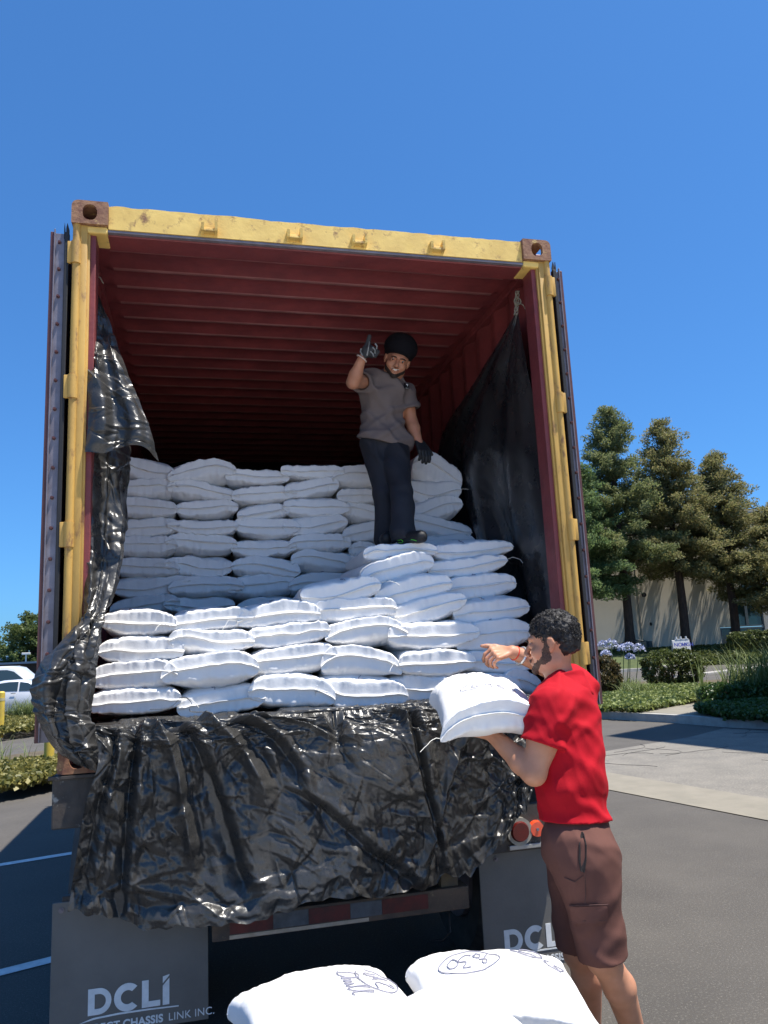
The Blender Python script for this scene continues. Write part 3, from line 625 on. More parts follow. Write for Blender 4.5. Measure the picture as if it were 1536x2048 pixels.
FG = 'sacks in the front pile at the container opening'
front = [  # (bbox, Y, tilt, label)
 (A_((45, 1262, 505, 1400)), .13, 0, 'sunlit sack at the bottom left corner of the front pile, beside the black sheet'),
 (A_((505, 1262, 940, 1412)), .15, 1, 'sunlit sack, second from left in the bottom row of the front pile'),
 (A_((885, 1200, 1310, 1375)), .14, -12, 'bottom row sack tipping down to the right with a ragged pointed corner'),
 (A_((1215, 1205, 1670, 1372)), .15, -7, 'bottom row sack tilting right, between the ragged cornered sack and the short one'),
 (B_((390, 960, 745, 1110)), .17, 0, 'bottom row sack whose right side is hidden by the carried sack'),
 (B_((700, 960, 1090, 1110)), .17, 0, 'bottom row sack behind the carried sack'),
 (B_((1000, 945, 1215, 1080)), .19, 0, 'shaded bottom row sack at the right, beside the man in red'),
 (A_((60, 1138, 495, 1305)), .14, 3, 'sunlit sack at the left end of the second row up in the front pile'),
 (A_((440, 1095, 918, 1283)), .13, 4, 'plump sunlit sack bulging out of the second row up, second from left'),
 (A_((850, 1055, 1305, 1215)), .16, 3, 'sunlit sack, third from left in the second row up of the front pile'),
 (B_((15, 810, 442, 988)), .16, 0, 'sunlit sack, fourth from left in the second row up of the front pile'),
 (B_((435, 812, 840, 985)), .16, -5, 'sunlit sack above the carried sack, its seam sloping down to the right'),
 (B_((775, 828, 1180, 965)), .20, 2, 'shaded sack just behind the reaching hand'),
 (A_((92, 995, 515, 1148)), .16, -3, 'sunlit sack at the left end of the third row up, marked with a 3'),
 (A_((460, 962, 882, 1115)), .17, -1, 'sunlit sack, second from left in the third row up of the front pile'),
 (A_((862, 930, 1278, 1080)), .18, 3, 'sunlit sack, third from left in the third row up of the front pile'),
 (B_((38, 655, 472, 812)), .18, 1, 'sunlit sack, fourth from left in the third row up of the front pile'),
 (B_((375, 655, 862, 832)), .18, -2, 'sunlit sack in the third row up with a frayed right corner'),
 (B_((752, 655, 1165, 842)), .22, 6, 'shaded sack above the reaching hand at the right end of the third row up'),
 (A_((112, 858, 492, 1012)), .18, -2, 'sunlit sack at the left end of the fourth row up in the front pile'),
 (A_((455, 848, 872, 978)), .19, -1, 'sunlit sack, second from left in the fourth row up of the front pile'),
 (A_((815, 822, 1222, 978)), .20, 1, 'sunlit sack, third from left in the fourth row up of the front pile'),
 (A_((1205, 808, 1625, 950)), .21, 5, 'sunlit sack in the fourth row up, under the sack propped up to the right'),
 (B_((378, 520, 802, 678)), .22, 9, 'sunlit sack in the fourth row up whose right corner points upward'),
 (B_((738, 520, 1140, 692)), .25, 7, 'shaded sack at the right end of the fourth row up'),
 (A_((1130, 702, 1530, 850)), .22, 11, 'sunlit sack on top of the pile, propped up to the right, upper edge shaded'),
 (B_((303, 402, 718, 575)), .25, 13, 'half sunlit sack in the fifth row up, tilting steeply up to the right'),
 (B_((690, 395, 1075, 560)), .29, 5, 'shaded sack at the right end of the fifth row up'),
 (B_((222, 300, 622, 468)), .28, 8, 'shaded sack in the sixth row up, below the one under the shoes'),
 (B_((603, 300, 1025, 435)), .33, 5, 'shaded sack at the right end of the sixth row up'),
 (B_((258, 232, 645, 345)), .34, 1, 'shaded sack that the shoes of the standing man rest on'),
 (B_((618, 212, 1050, 340)), .38, 4, 'shaded sack topmost at the right of the pile, beside the shoes'),
]
for i, (b, Y, tl, lab) in enumerate(front):
    place(b, Y+.085+(.05 if Y >= .28 else 0), lab, FG, L=.62, tilt=tl, seamz=.16, mark=['3', '9', None, '2', '3', None][i % 6], kh=1.28 if i < 7 else 1.12, kw=1.05)
# a second rank behind the front pile carries the step the man stands on
for i, (b, lab) in enumerate([((735, 1085, 880, 1125), 'shaded sack behind the shoes of the standing man'), ((880, 1075, 1010, 1115), 'shaded sack behind the topmost right sack of the pile')]):
    place(b, .98, lab, FG, L=.36, kh=1.0)
# held sack
def word_dhull(w, l):
    def P(seq, ox, oy, s): return [(ox+p[1]*s, oy-p[0]*s) for p in seq]   # written across the bag, read from its side
    o = [P([(0, 0), (.1, 1.6), (1.0, 1.5), (1.2, .6), (.5, 0), (-.3, .2)], .05, .12, .042)]
    o.append(P([(1.5, 1.8), (1.4, 0), (1.8, .8), (2.1, .6), (2.0, 0), (2.4, .8), (2.45, .1), (2.8, .1), (3.0, .8), (3.05, 0), (3.5, .3), (4.0, 1.8), (3.6, 1.7), (3.7, .1), (4.1, 0), (4.6, .8), (5.0, 1.9), (4.6, 1.8), (4.7, .1), (5.3, 0.1)], .05, .12, .036))
    o.append([(.17+.062*math.cos(a), .06+.12*math.sin(a)) for a in np.linspace(2.2, 7.9, 14)])
    o.append([(.19, .12), (.15, .125), (.15, .10), (.165, .085), (.19, .09)]); o.append([(.20, .055), (.16, .06), (.165, .03)]); o.append([(.20, .035), (.145, .03)]); o.append([(.195, .0), (.20, -.03), (.15, .0), (.145, -.035)])
    return o
def word_630(w, l):
    o = [[(-.10+.10*math.cos(a), .08+.07*math.sin(a)) for a in np.linspace(1.9, 8.6, 16)]]
    o.append([(-.165, .05), (-.14, .10), (-.15, .11), (-.155, .09), (-.13, .085)]) 
    o.append([(-.125, .045), (-.14, .06), (-.13, .075), (-.115, .06), (-.13, .05)]); o.append([(-.10, .115), (-.075, .11), (-.09, .085), (-.065, .07), (-.09, .045), (-.11, .055)]); o.append([(-.05, .10), (-.065, .075), (-.05, .05), (-.03, .07), (-.035, .10), (-.05, .10)])
    o.append([(.10, .16), (.08, .13), (.11, .12), (.10, .16), (.13, .14), (.14, .11), (.12, .10)]); o.append([(.16, .10), (.21, .07), (.19, .03), (.15, .04), (.14, .09), (.19, .11), (.24, .06)])
    return o
def word_595(w, l):
    o = [[(.0+.11*math.cos(a), -.04+.05*math.sin(a)) for a in np.linspace(.9, 7.5, 16)]]
    o.append([(-.035, -.02), (-.06, -.02), (-.06, -.038), (-.04, -.045), (-.055, -.062), (-.07, -.055)]); o.append([(.015, -.03), (-.005, -.02), (-.01, -.04), (.012, -.035), (.015, -.02), (.012, -.062)])
    o.append([(.07, -.02), (.04, -.02), (.042, -.038), (.062, -.045), (.055, -.062), (.035, -.058)]); return o
rot180 = lambda fn: (lambda w, l: [[(-x+(-.19 if i < 5 else .30), -y+(.13 if i < 5 else .17)) for x, y in c] for i, c in enumerate(fn(w, l))])
hs = make_sack(tuple(atD(972, 1406, 3.12)), .42, .50, .16, 'white sack carried by the man in red, circled number 595 on top', None, (R_(11), R_(3), R_(-12)), 31, .22, .25, word_595, True, .8, .1, 1.5, .0013)
c1, c2, c3 = atZ(664, 2034, .475), atZ(1000, 1985, .52), atZ(890, 2052, .60)
f1 = make_sack(tuple(c1), .57, .54, .17, 'foreground sack with a handwritten word and circled number, nearest the left mud flap', 'sacks in the foreground pile', (R_(1), R_(2), R_(7)), 41, .12, .05, word_dhull, True, .7, .12, 1.7, .0019)
f2 = make_sack(tuple(c2), .56, .42, .165, 'foreground sack with circled 630, lying nearest the legs of the man in red', 'sacks in the foreground pile', (R_(4), R_(3), R_(-9)), 42, .15, .05, rot180(word_630), False, .7, .12, 1.7, .0019)
f3 = make_sack(tuple(c3), .44, .34, .15, 'foreground sack draped in front of the circled 630 sack, at the bottom edge', 'sacks in the foreground pile', (R_(-3), R_(6), R_(14)), 43, .25, .0, None, False, 1.6, .2, 1.5)
for i, (c, dx, dy, z, rz, lab) in enumerate([(c1, 0, 0, .30, 4, 'sack underneath the handwritten foreground sack'), (c2, .02, 0, .35, -12, 'sack underneath the circled 630 foreground sack'), (c1, .03, .02, .12, 8, 'sack on the asphalt at the left of the foreground pile'), (c2, .03, 0, .13, -3, 'sack on the asphalt at the right of the foreground pile')]):
    make_sack((c[0]+dx, c[1]+dy, z), .54, .50, .24, lab, 'sacks in the foreground pile', (0, 0, R_(rz)), 50+i, .1, .05, None, False, .9, .1)
# ================================================================== black plastic sheets
def crumple(G, seed, amp=(.012, .006, .003), sc=(5., 11., 24.), extra=None, aniso=(1., 1.), creases=None):
    du = np.linalg.norm(np.diff(G, axis=0), axis=-1).mean(1).sum(); dv = np.linalg.norm(np.diff(G, axis=1), axis=-1).mean(0).sum()
    s, t = np.meshgrid(np.linspace(0, du, G.shape[0]), np.linspace(0, dv, G.shape[1]), indexing='ij')
    p = np.stack([s*3, t*3, s*0], -1); wx, wy = vnoise(p, seed)*.12, vnoise(p+9, seed+1)*.12; d = 0*s
    mk_ = np.clip(.8+.6*vnoise(p*.9+31, seed+50), .4, 1.2)
    for i, (a, k) in enumerate(zip(amp, sc)):
        a = a*(1 if i == 0 else mk_)
        ang = .6+i*1.1; x = (s*math.cos(ang)+t*math.sin(ang)+wx)*k*aniso[0]; y = (-s*math.sin(ang)+t*math.cos(ang)+wy)*k*aniso[1]
        f1, f2 = voro(x, y, seed+i*11); d = d+a*(facet(x*1.1, y*1.1, seed+i*13)*1.05+(.22-np.minimum(f2-f1, .22))*.9*(1 if i else 0)-.1)
    if creases:
        r = np.random.default_rng(seed+7); n_, a0, lo_, hi_ = creases; st = np.stack([s, t], -1)
        for k in range(n_):
            c = np.array([r.uniform(0, du), r.uniform(0, dv)]); an = r.normal(1.35, .5) if r.random() < .55 else r.uniform(0, 3.14); L = r.uniform(lo_, hi_); w_ = r.uniform(.0032, .008); u_ = np.array([math.cos(an), math.sin(an)])
            i0, i1 = np.searchsorted(s[:, 0], [c[0]-L, c[0]+L]); j0, j1 = np.searchsorted(t[0], [c[1]-L, c[1]+L]); sl = (slice(i0, i1), slice(j0, j1)); q = st[sl]-c; al = q@u_; pe = q@np.array([-u_[1], u_[0]])+.012*np.sin(al*14+k)
            d[sl] += r.choice([-1, 1])*a0*r.uniform(.5, 1.5)*np.exp(-np.abs(pe)/w_)*np.clip(1-(al/(L*.5))**2, 0, 1)+r.uniform(-1, 1)*a0*1.3*np.tanh(pe/w_)*np.exp(-np.abs(pe)/.035)*np.clip(1-(al/(L*.5))**2, 0, 1)
    if extra is not None: d = d+extra(s, t, du, dv)
    return G+grid_normals(G)*d[..., None]
def sheet_obj(G, label, m=None, thick=.0012, name='plastic_sheet', sm=False):
    n = G.shape[0]*G.shape[1]; N = grid_normals(G)*thick; V = np.concatenate([G.reshape(-1, 3), (G-N).reshape(-1, 3)]); F = grid_faces(*G.shape[:2]); return put(name, npmesh(name, V, np.concatenate([F, F[:, ::-1]+n]), m or plastic, sm), None, label, 'plastic sheet')
# --- big front sheet
xs1 = [180, 300, 420, 550, 680, 800, 900, 990, 1075]; ys1 = [1432, 1428, 1424, 1419, 1414, 1408, 1404, 1400, 1394]
bot = [(134, 1828), (270, 1852), (425, 1862), (600, 1816), (722, 1788), (860, 1774), (950, 1738), (1030, 1655), (1072, 1560)]
lefts = [(178, 1450), (196, 1520), (172, 1610), (152, 1720)]
rows = []
w0 = [atY(x, y, -.02) for x, y in zip(xs1, ys1)]
rows.append([(p[0], .34, FZ+.022) for p in w0]); rows.append([(p[0], .12, FZ+.024) for p in w0]); rows.append([(p[0], -.004, FZ+.026) for p in w0])
yfr = {0: -.055, 1: -.085, 2: -.095, 3: -.085, 4: -.09}
tfr = [.06, .17, .42, .72, 1.]
for k, t in enumerate(tfr):
    rw = []
    for j in range(9):
        x0, y0 = xs1[j], ys1[j]; x1, y1 = bot[j]; px, py = x0+(x1-x0)*t, y0+(y1-y0)*t
        if j == 0 and k < 4: px, py = lefts[k]
        if j == 1: px -= 6
        rw.append(tuple(atY(px, py, yfr[k]-.03*math.sin(j*1.3+k))))
    rows.append(rw)
G = sheet_grid(rows, 320, 620)
def folds(s, t, du, dv):
    d = 0*s; v = t/dv; q = np.clip((s-.36)/(du-.36), 0, 1)                      # q: 0 at the sill edge, 1 at the hem
    def fold(v0, v1, q0, q1, wdt, a, sh=.0):
        c = v0+(v1-v0)*np.clip((q-q0)/(q1-q0), 0, 1)**.8; e = np.clip((q-q0)/.08, 0, 1)*np.clip((q1+.1-q)/.15, 0, 1); x = (v-c)/wdt
        return a*e*(np.exp(-np.abs(x)**1.3)-.55*np.exp(-((x-1.5)/.8)**2))
    for f in [(.10, .10, .0, 1., .012, .035), (.125, .22, .02, .75, .014, -.05), (.155, .30, .0, .9, .016, .045), (.215, .34, .0, .55, .016, -.05), (.27, .40, .02, .5, .015, .045), (.30, .47, .0, .35, .012, -.035), (.46, .47, .0, .32, .010, -.03), (.475, .50, .0, .5, .016, .02),
              (.59, .66, .0, .35, .010, -.032), (.625, .65, .0, .85, .010, -.036), (.645, .655, .0, 1., .016, .026), (.05, .02, .1, 1., .014, .03), (.36, .60, .55, 1., .02, .03), (.86, .62, .25, .9, .012, -.03), (.90, .78, .3, 1., .02, .02)]: d += fold(*f)
    p = np.stack([s*9, t*2.2+s*1.5, s*0], -1); d += np.clip(q*1.6-.3, 0, 1)*.012*(1-np.abs(vnoise(p, 77)))**2
    p = np.stack([s*2.2, t*9, s*0], -1); d += np.exp(-((q-.07)/.1)**2)*.012*vnoise(p, 78)
    return -d*np.clip((s-.33)/.06, 0, 1)*1.1
G = crumple(G, 3, (.018, .014, .008, .0035), (4.2, 9.5, 20., 40.), folds, creases=(800, .0052, .05, .30))
hemq = np.linspace(0, 1, G.shape[0])[:, None]**14; tq_ = np.linspace(0, 1, G.shape[1])[None, :]; G[..., 2] += hemq*(.030*facet(tq_*14+hemq*0, tq_*0+3.3, 5)+.014*facet(tq_*46+hemq*0, tq_*0+1.7, 6))
G[..., 2] = np.where((G[..., 1] > -.02) & (G[..., 2] > FZ-.05), np.clip(G[..., 2], FZ+.016, FZ+.030), G[..., 2])
G[..., 1] = np.where(G[..., 2] < FZ-.02, np.minimum(G[..., 1], -.028), G[..., 1])
sheet_obj(G, 'big wrinkled black plastic sheet hanging over the container sill above the bumper')
loop = [[tuple(atY(x, y, Y_)+np.array([0, dy, 0])) for dy in (-.03, .03)] for x, y, Y_ in ((300, 1418, -.02), (335, 1416, -.02), (352, 1405, -.02), (360, 1396, -.02), (374, 1396, -.02), (384, 1408, -.02), (382, 1422, -.02), (420, 1424, -.02))]
sheet_obj(crumple(sheet_grid(loop, 50, 14), 8, (.002, .001), (12, 25)), 'small curled loop of black plastic strip lying on the sill sheet', name='plastic_strip')
# --- left sheet bulging past the post
L = [((160, 880, .10), (258, 892, .34)), ((160, 950, .08), (257, 950, .30)), ((161, 1040, .07), (254, 1040, .24)), ((163, 1120, .05), (247, 1105, .17)), ((164, 1185, .0), (230, 1180, .07)), ((155, 1243, -.05), (211, 1227, -.01)), ((122, 1285, -.09), (200, 1275, -.07)), ((82, 1330, -.11), (191, 1330, -.10)), ((61, 1372, -.12), (187, 1368, -.11)), ((66, 1424, -.12), (186, 1418, -.12)), ((86, 1470, -.12), (190, 1455, -.13)), ((118, 1505, -.10), (196, 1500, -.11)), ((160, 1532, -.07), (200, 1545, -.09))]
ctrl = []
for i, (a, b) in enumerate(L):
    rw = []
    for q in range(5): u_ = q/4; bul = math.sin(u_*math.pi)*(.05 if i > 5 else .025)+(.02 if q % 2 else -.015); rw.append(tuple(atY(a[0]+(b[0]-a[0])*u_, a[1]+(b[1]-a[1])*u_, a[2]+(b[2]-a[2])*u_-bul)))
    ctrl.append(rw)
G = sheet_grid(ctrl, 340, 120)
def lf(s, t, du, dv):
    v = t/dv; q = s/du; d = 0*s
    for (v0, v1, q0, q1, wd, a) in [(.55, .5, .0, .5, .05, .02), (.8, .85, .1, .62, .04, .022), (.2, .75, .36, .62, .05, .03), (.35, .9, .38, .6, .05, -.03), (.1, .6, .4, .62, .05, .02), (.3, .2, .55, 1., .06, .025), (.7, .5, .6, .95, .05, .03), (.85, .75, .6, .9, .04, -.02), (.5, .1, .66, 1., .05, -.02)]:
        c = v0+(v1-v0)*np.clip((q-q0)/(q1-q0), 0, 1); e = np.clip((q-q0)/.06, 0, 1)*np.clip((q1-q)/.08, 0, 1); d += a*e*np.exp(-np.abs((v-c)/wd)**1.4)
    return d*.8
G = crumple(G, 12, (.012, .007, .003, .001), (4.5, 9., 20., 40.), lf, creases=(130, .005, .06, .35))
sheet_obj(G, 'black plastic sheet bulging out round the left corner post beside the lowest sacks')
# --- upper left flap hanging from its hook
U = [((181, 572, .22), (190, 576, .22)), ((178, 640, .15), (219, 648, .18)), ((176, 712, .05), (250, 722, .09)), ((176, 780, .02), (274, 795, .05)), ((176, 845, .0), (300, 862, .02)), ((172, 905, .0), (319, 921, .02))]
ctrl = []
for i, (a, b) in enumerate(U):
    rw = []
    for q in range(5):
        u_ = q/4; px, py = a[0]+(b[0]-a[0])*u_, a[1]+(b[1]-a[1])*u_
        if i == 5 and 0 < q < 4: py -= (4, 18, 24)[q-1]
        rw.append(tuple(atY(px, py, a[2]+(b[2]-a[2])*u_-(.03 if q in (1, 3) and i > 1 else 0))))
    ctrl.append(rw)
sheet_obj(crumple(sheet_grid(ctrl, 170, 80), 22, (.014, .006, .002), (4.5, 10., 22.), lambda s, t, du, dv: np.clip(s/du*2-.9, 0, 1)*.016*np.sin((t/dv*1.6+s/du*1.2)*6.28)*np.abs(np.sin((t/dv*2.2+s/du*1.2)*3.14)), creases=(40, .005, .08, .35)), 'silvery sunlit flap of black plastic hanging from the upper left hook')
# --- right wall sheet
ctrl = []
rt = [(1036, 628), (1046, 690), (1060, 760), (1078, 850), (1097, 980), (1114, 1100), (1130, 1210), (1143, 1320)]
lt = [(1030, 630), (985, 705), (940, 778), (898, 842), (876, 900), (880, 960), (915, 1060), (960, 1180)]
for i in range(8):
    R0 = atY(*rt[i], .14 if i else .22); L0 = atX(*lt[i], 1.10); L0[1] = min(L0[1], 1.9); L0[2] = atX(*lt[i], 1.10)[2]; rw = []
    for q in range(9):
        u_ = q/8; p = L0+(R0-L0)*u_; fan = (i/7)**.7; p = p+np.array([-.05*fan*math.sin(u_*math.pi*5.2+.6)*math.sin(u_*math.pi)-.05*fan*math.sin(u_*math.pi), 0, 0]); rw.append(tuple(p))
    ctrl.append(rw)
sheet_obj(crumple(sheet_grid(ctrl, 190, 130), 33, (.004, .003, .0015), (3., 8., 18.), lambda s, t, du, dv: .012*(s/du)*np.sin(t/dv*44+np.sin(s*3)*1.5)*np.exp(-s/du*1.2)), 'smooth black plastic sheet hanging down the right inner wall in long folds', m=mat('black_plastic_smooth', (.012, .012, .014), .22, (.03, .03, .03), 3, bump=.002, bscale=7, rough2=.38, spec=.7), sm=True)
bc = [[(x, 3.6+1.1*t+.05*math.sin(x*7+t*3), FZ+1.35+(ZT-.07-FZ-1.35)*t**.8) for x in np.linspace(-1.14, 1.14, 9)] for t in np.linspace(0, 1, 7)]  # added dark sheet, makes the far interior fall into black shade
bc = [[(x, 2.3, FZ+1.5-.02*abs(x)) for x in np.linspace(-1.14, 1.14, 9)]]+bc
sheet_obj(crumple(sheet_grid(bc, 80, 90), 44, (.02, .01), (3., 7.)), 'dark plastic liner closing off the black depth of the container behind the sacks', m=mat('deep_shade_sheet', (.010, .010, .012), .6), sm=True)  # added dark sheet, stands in for the deep shade behind the sacks
ropem = mat('pale_rope', (.30, .27, .20), .8, (.2, .17, .12), 60)
for (pa, Y_, lab, sd1) in [((1032, 600), .2, 'frayed pale rope tying the right sheet to the wall hook', 3), ((186, 545), .2, 'looped pale cord holding the left sheet to its hook', 4)]:
    mb = MB(); r = random.Random(sd1)
    for k in range(3):
        pts = []
        for q in range(12): t = q/11; p = atY(pa[0]+math.sin(t*9+k*2)*3.5+(1-t)*3, pa[1]-18+t*48, Y_); pts.append(p)
        mb.tube(pts, .0045, 6)
    c = atY(pa[0]+2, pa[1]+4, Y_); mb.tube([tuple(c+np.array([.02*math.cos(a), -.008, .02*math.sin(a)])) for a in np.linspace(0, 6.28, 14)], .004, 6)
    mb.tube([tuple(c), tuple(c+[.03, -.01, -.02]), tuple(c+[.045, -.01, -.05])], .003, 5)
    mb.build('rope', ropem, None, smooth=True, label=lab, cat='rope')
# ================================================================== people
skin = mat('brown_skin', (.54, .262, .160), .5, (.46, .215, .125), 14, sss=.15, bump=.0006, bscale=220, spec=.4)
skin2 = mat('brown_skin_warm', (.52, .24, .14), .5, (.44, .195, .115), 14, sss=.15, bump=.0006, bscale=220, spec=.4)
hairm = mat('black_hair', (.010, .009, .010), .5, (.02, .018, .018), 60, spec=.35, bump=.003, bscale=160)
beardm = mat('black_beard', (.016, .012, .010), .8, (.045, .03, .022), 160, bump=.002, bscale=300)
redsh = mat('red_cotton_shirt', (.43, .0022, .013), .85, (.37, .002, .010), 9, bump=.0009, bscale=350, spec=.25)
shortm = mat('brown_cotton_shorts', (.125, .055, .043), .9, (.105, .046, .036), 7, bump=.0009, bscale=300, spec=.25)
shortd = mat('brown_seam', (.075, .034, .028), .85)
greysh = mat('taupe_shirt', (.17, .135, .125), .9, (.145, .115, .108), 9, bump=.0009, bscale=300)
navym = mat('black_sweatpants', (.020, .022, .030), .85, (.014, .015, .02), 6, bump=.0009, bscale=200)
turbm = mat('black_turban_cloth', (.006, .006, .009), .9, bump=.003, bscale=24, stretch=(1, 1, 3), spec=.2)
glovem = mat('dark_grey_glove', (.05, .055, .06), .75, (.03, .033, .036), 30, bump=.001, bscale=200)
glovel = mat('pale_grey_glove_rubber', (.30, .31, .31), .65, (.2, .21, .21), 40, bump=.001, bscale=200)
glovek = mat('black_glove', (.014, .015, .017), .6, bump=.001, bscale=200)
A3 = lambda *a: np.array(a, float)
nz = lambda v: v/np.linalg.norm(v)
def frame(f, up):                                                         # rows: side, forward, up
    f = nz(np.array(f, float)); s = nz(np.cross(f, up)); u = np.cross(s, f); return np.array([s, f, u])
NOTHUMB = (.0, .5, .5)
def hand(S, wrist, knuck, nrm, thumb_side, L, curls, spread=.17, thumb=(.0, .6, .35), r=.0088):
    """palm from wrist to knuckles; nrm points out of the back of the hand; fingers curl towards the palm side"""
    d = nz(knuck-wrist); n = nz(nrm-d*(nrm@d)); s = np.cross(d, n)*thumb_side; pw = L*.42; tips = []
    pl = np.linalg.norm(knuck-wrist)
    for i in range(4):
        q = (i-1.5)/3; base = knuck-s*q*pw*1.0-d*abs(q)*.006*0
        S.cone(wrist-s*q*pw*.35+d*.01, base, .013, .0115, .012)
        fl = L*(.40, .46, .43, .34)[i]; a = -spread*q; dd = nz(d*math.cos(a)-s*math.sin(a)*1.); p = base; c = curls[i]; ph = (.46, .32, .22); rr = r*(1, 1.03, 1, .88)[i]; ang = 0
        for j in range(3):
            ang += c*(.9, 1.05, .75)[j]; v = dd*math.cos(ang)-n*math.sin(ang); p2 = p+v*fl*ph[j]; S.cone(p, p2, rr*(1-.06*j), rr*(1-.06*(j+1)), .004); p = p2
        tips.append(p)
    tb = wrist+d*pl*.28+s*pw*.38; td = nz(d*thumb[1]+s*(.75)-n*thumb[2]+n*0); t1 = tb+td*L*.22; td2 = nz(td*.6+d*.8*thumb[0]+n*(-.15)) if thumb[0] else td; t2 = t1+td2*L*.19; t3 = t2+td2*L*.13
    if thumb is not NOTHUMB: S.cone(wrist+d*.012, tb, .015, .0145, .012); S.cone(tb, t1, .0145, .0115, .006); S.cone(t1, t2, .0112, .0105, .004); S.cone(t2, t3, .0105, .008, .004)
    return tips, (tb, t1, t2, t3)
def head(S, c, f, up, sc=1., smile=False):
    Fm = frame(f, up); s, fw, u = Fm; T = lambda x, y, z: c+(s*x+fw*y+u*z)*sc
    E = lambda p, r, k=.012, sub=False: S.ell(T(*p), np.array(r)*sc, Fm, k, sub)
    E((0, -.012, .030), (.074, .094, .088)); E((0, .012, -.03), (.062, .075, .075), .02)
    E((0, .048, -.072), (.040, .036, .032), .025); E((0, .082, -.094), (.020, .016, .017), .015)             # jaw, chin
    for k in (-1, 1): E((k*.040, .055, -.028), (.026, .028, .024), .018); E((k*.052, .0, -.066), (.016, .035, .028), .02)
    E((0, .074, .028), (.052, .022, .014), .012)                                                           # brow
    for k in (-1, 1): E((k*.033, .092, .003), (.017, .012, .011), .008, True); E((k*.033, .079, .002), (.0165, .012, .0105), .003)
    S.cone(T(0, .088, .012), T(0, .112, -.026), .0085*sc, .0120*sc, .010); E((0, .110, -.031), (.0135, .011, .009), .006)
    for k in (-1, 1): E((k*.014, .102, -.034), (.0085, .010, .007), .005)
    E((0, .090, -.056), (.025, .012, .0065), .006); E((0, .088, -.068), (.022, .013, .007), .006)
    if smile: E((0, .104, -.060), (.026, .012, .0085), .004, True)
    else: E((0, .106, -.0615), (.026, .008, .0016), .002, True)
    for k in (-1, 1):                                                                                      # ears
        E((k*.077, -.006, -.004), (.007, .019, .031), .006); E((k*.084, -.010, .004), (.005, .019, .024), .004); E((k*.088, .002, .0), (.006, .008, .012), .003, True)
    return Fm, T
def wrinkle(S, amp, spec, seed=0):
    g = S.grid(); d = np.zeros(S.D.shape, np.float32)
    for (kx, ky, kz, a) in spec:
        m = (np.abs(S.D) < .05); 
        p = g[m]@np.array([[kx], [ky], [kz]], np.float32); 
        wv = vnoise(g[m]*5+seed, seed)*1.9+vnoise(g[m]*11+seed, seed+3)*.7; md = np.clip(vnoise(g[m]*4.2+seed*2, seed+9)+.45, 0, 1)
        sv = .5+.5*np.sin(p[:, 0]*1.6+wv*1.5); d[m] += a*(sv**2.4)*md; seed += 5
    S.D -= d*amp
    return S
# ------------------------------------------------ man in red
pa = thing('person', 'man in red shirt and brown shorts reaching towards the sacks while carrying one', 'person', (0, 0, 0))
J = dict(pel=atD(1155, 1700, 2.86), sp=atD(1140, 1570, 2.93), ch=atD(1133, 1455, 3.0), nk=atD(1128, 1368, 3.06), hd=atD(1106, 1288, 3.10),
         ls=atD(1102, 1418, 2.88), rs=atD(1160, 1378, 3.18), le=atD(1068, 1546, 2.82), lw=atD(990, 1474, 3.0), lk=atD(948, 1464, 3.08),
         re=atD(1122, 1345, 3.46), rw=atD(1024, 1304, 3.42), rk=atD(984, 1308, 3.39),
         lh=atD(1170, 1720, 2.80), rh=atD(1146, 1712, 2.97), lkn=atD(1206, 1915, 2.74), rkn=atD(1158, 1905, 2.97))
la = atD(1283, 2150, 2.88); la = atZ(1290, 2190, .09) if False else A3(la[0], la[1], .09)
ra = atD(1190, 2140, 3.03); ra[2] = .09
side = nz(J['rs']-J['ls']); upb = nz(J['nk']-J['pel']); fwd = nz(np.cross(upb, side)); 
if fwd[0] > 0: fwd = -fwd
side = np.cross(fwd, upb); BF = np.array([side, fwd, upb])
allp = np.array(list(J.values())+[la, ra])
S = SDF(allp.min(0)-[.16, .2, .1], allp.max(0)+[.2, .2, .2], .0048)
S.ell(J['ch'], (.155, .112, .19), BF, .03); S.ell((J['sp']+J['ch'])/2, (.15, .115, .18), BF, .04); S.ell(J['sp'], (.142, .112, .15), BF, .04); S.ell(J['pel'], (.158, .118, .13), BF, .04)
S.ell(J['ch']+side*.0+upb*.09, (.165, .085, .07), BF, .05)
S.cone(J['nk']-upb*.06, J['hd']-A3(0, 0, .045), .062, .054, .03)
for a, b, c_ in (('ls', 'le', 'lw'), ('rs', 're', 'rw')):
    S.cone(J[a], J[a]+(J[b]-J[a])*.45, .062, .056, .04); S.cone(J[a]+(J[b]-J[a])*.4, J[b], .055, .044, .03); m_ = J[b]+(J[c_]-J[b])*.3; S.cone(J[b], m_, .043, .044, .02); S.cone(m_, J[c_], .045, .030, .02)
for h_, k_, a_ in (('lh', 'lkn', la), ('rh', 'rkn', ra)):
    k0 = J[k_]; S.cone(J[h_], k0, .088, .056, .04); cf2 = k0+(a_-k0)*.3-fwd*.018; S.cone(k0, cf2, .052, .056, .02); S.cone(cf2, a_, .056, .037, .02); S.ell(k0+fwd*.02, (.04, .04, .05), BF, .02)
    S.cone(a_-A3(0, 0, .04), a_+fwd*.13-A3(0, 0, .055), .034, .03, .02)
hf = nz(fwd*.95+A3(-.32, .10, 0)+A3(0, 0, -.03)); Fh, Th = head(S, J['hd'], hf, A3(0, 0, 1), 1.02)
# reaching right hand: back of the hand up, fingers drooping; left hand flat under the sack
d_ = nz(J['rk']-J['rw']); nr = nz(cu*.9-cf*.35); tipsR, thR = hand(S, J['rw'], J['rw']+d_*.085, nr, 1 if np.cross(d_, nr)@cu > 0 else 1, .19, (.70, .85, .95, 1.0), .22, (.5, 1.1, -.15))
hand(S, J['lw'], J['lk'], nz(A3(.1, -.25, -1)), -1, .185, (.12, .12, .16, .2), .35, (.2, .7, .1))
put('body', S.mesh('body', skin, 2), pa)
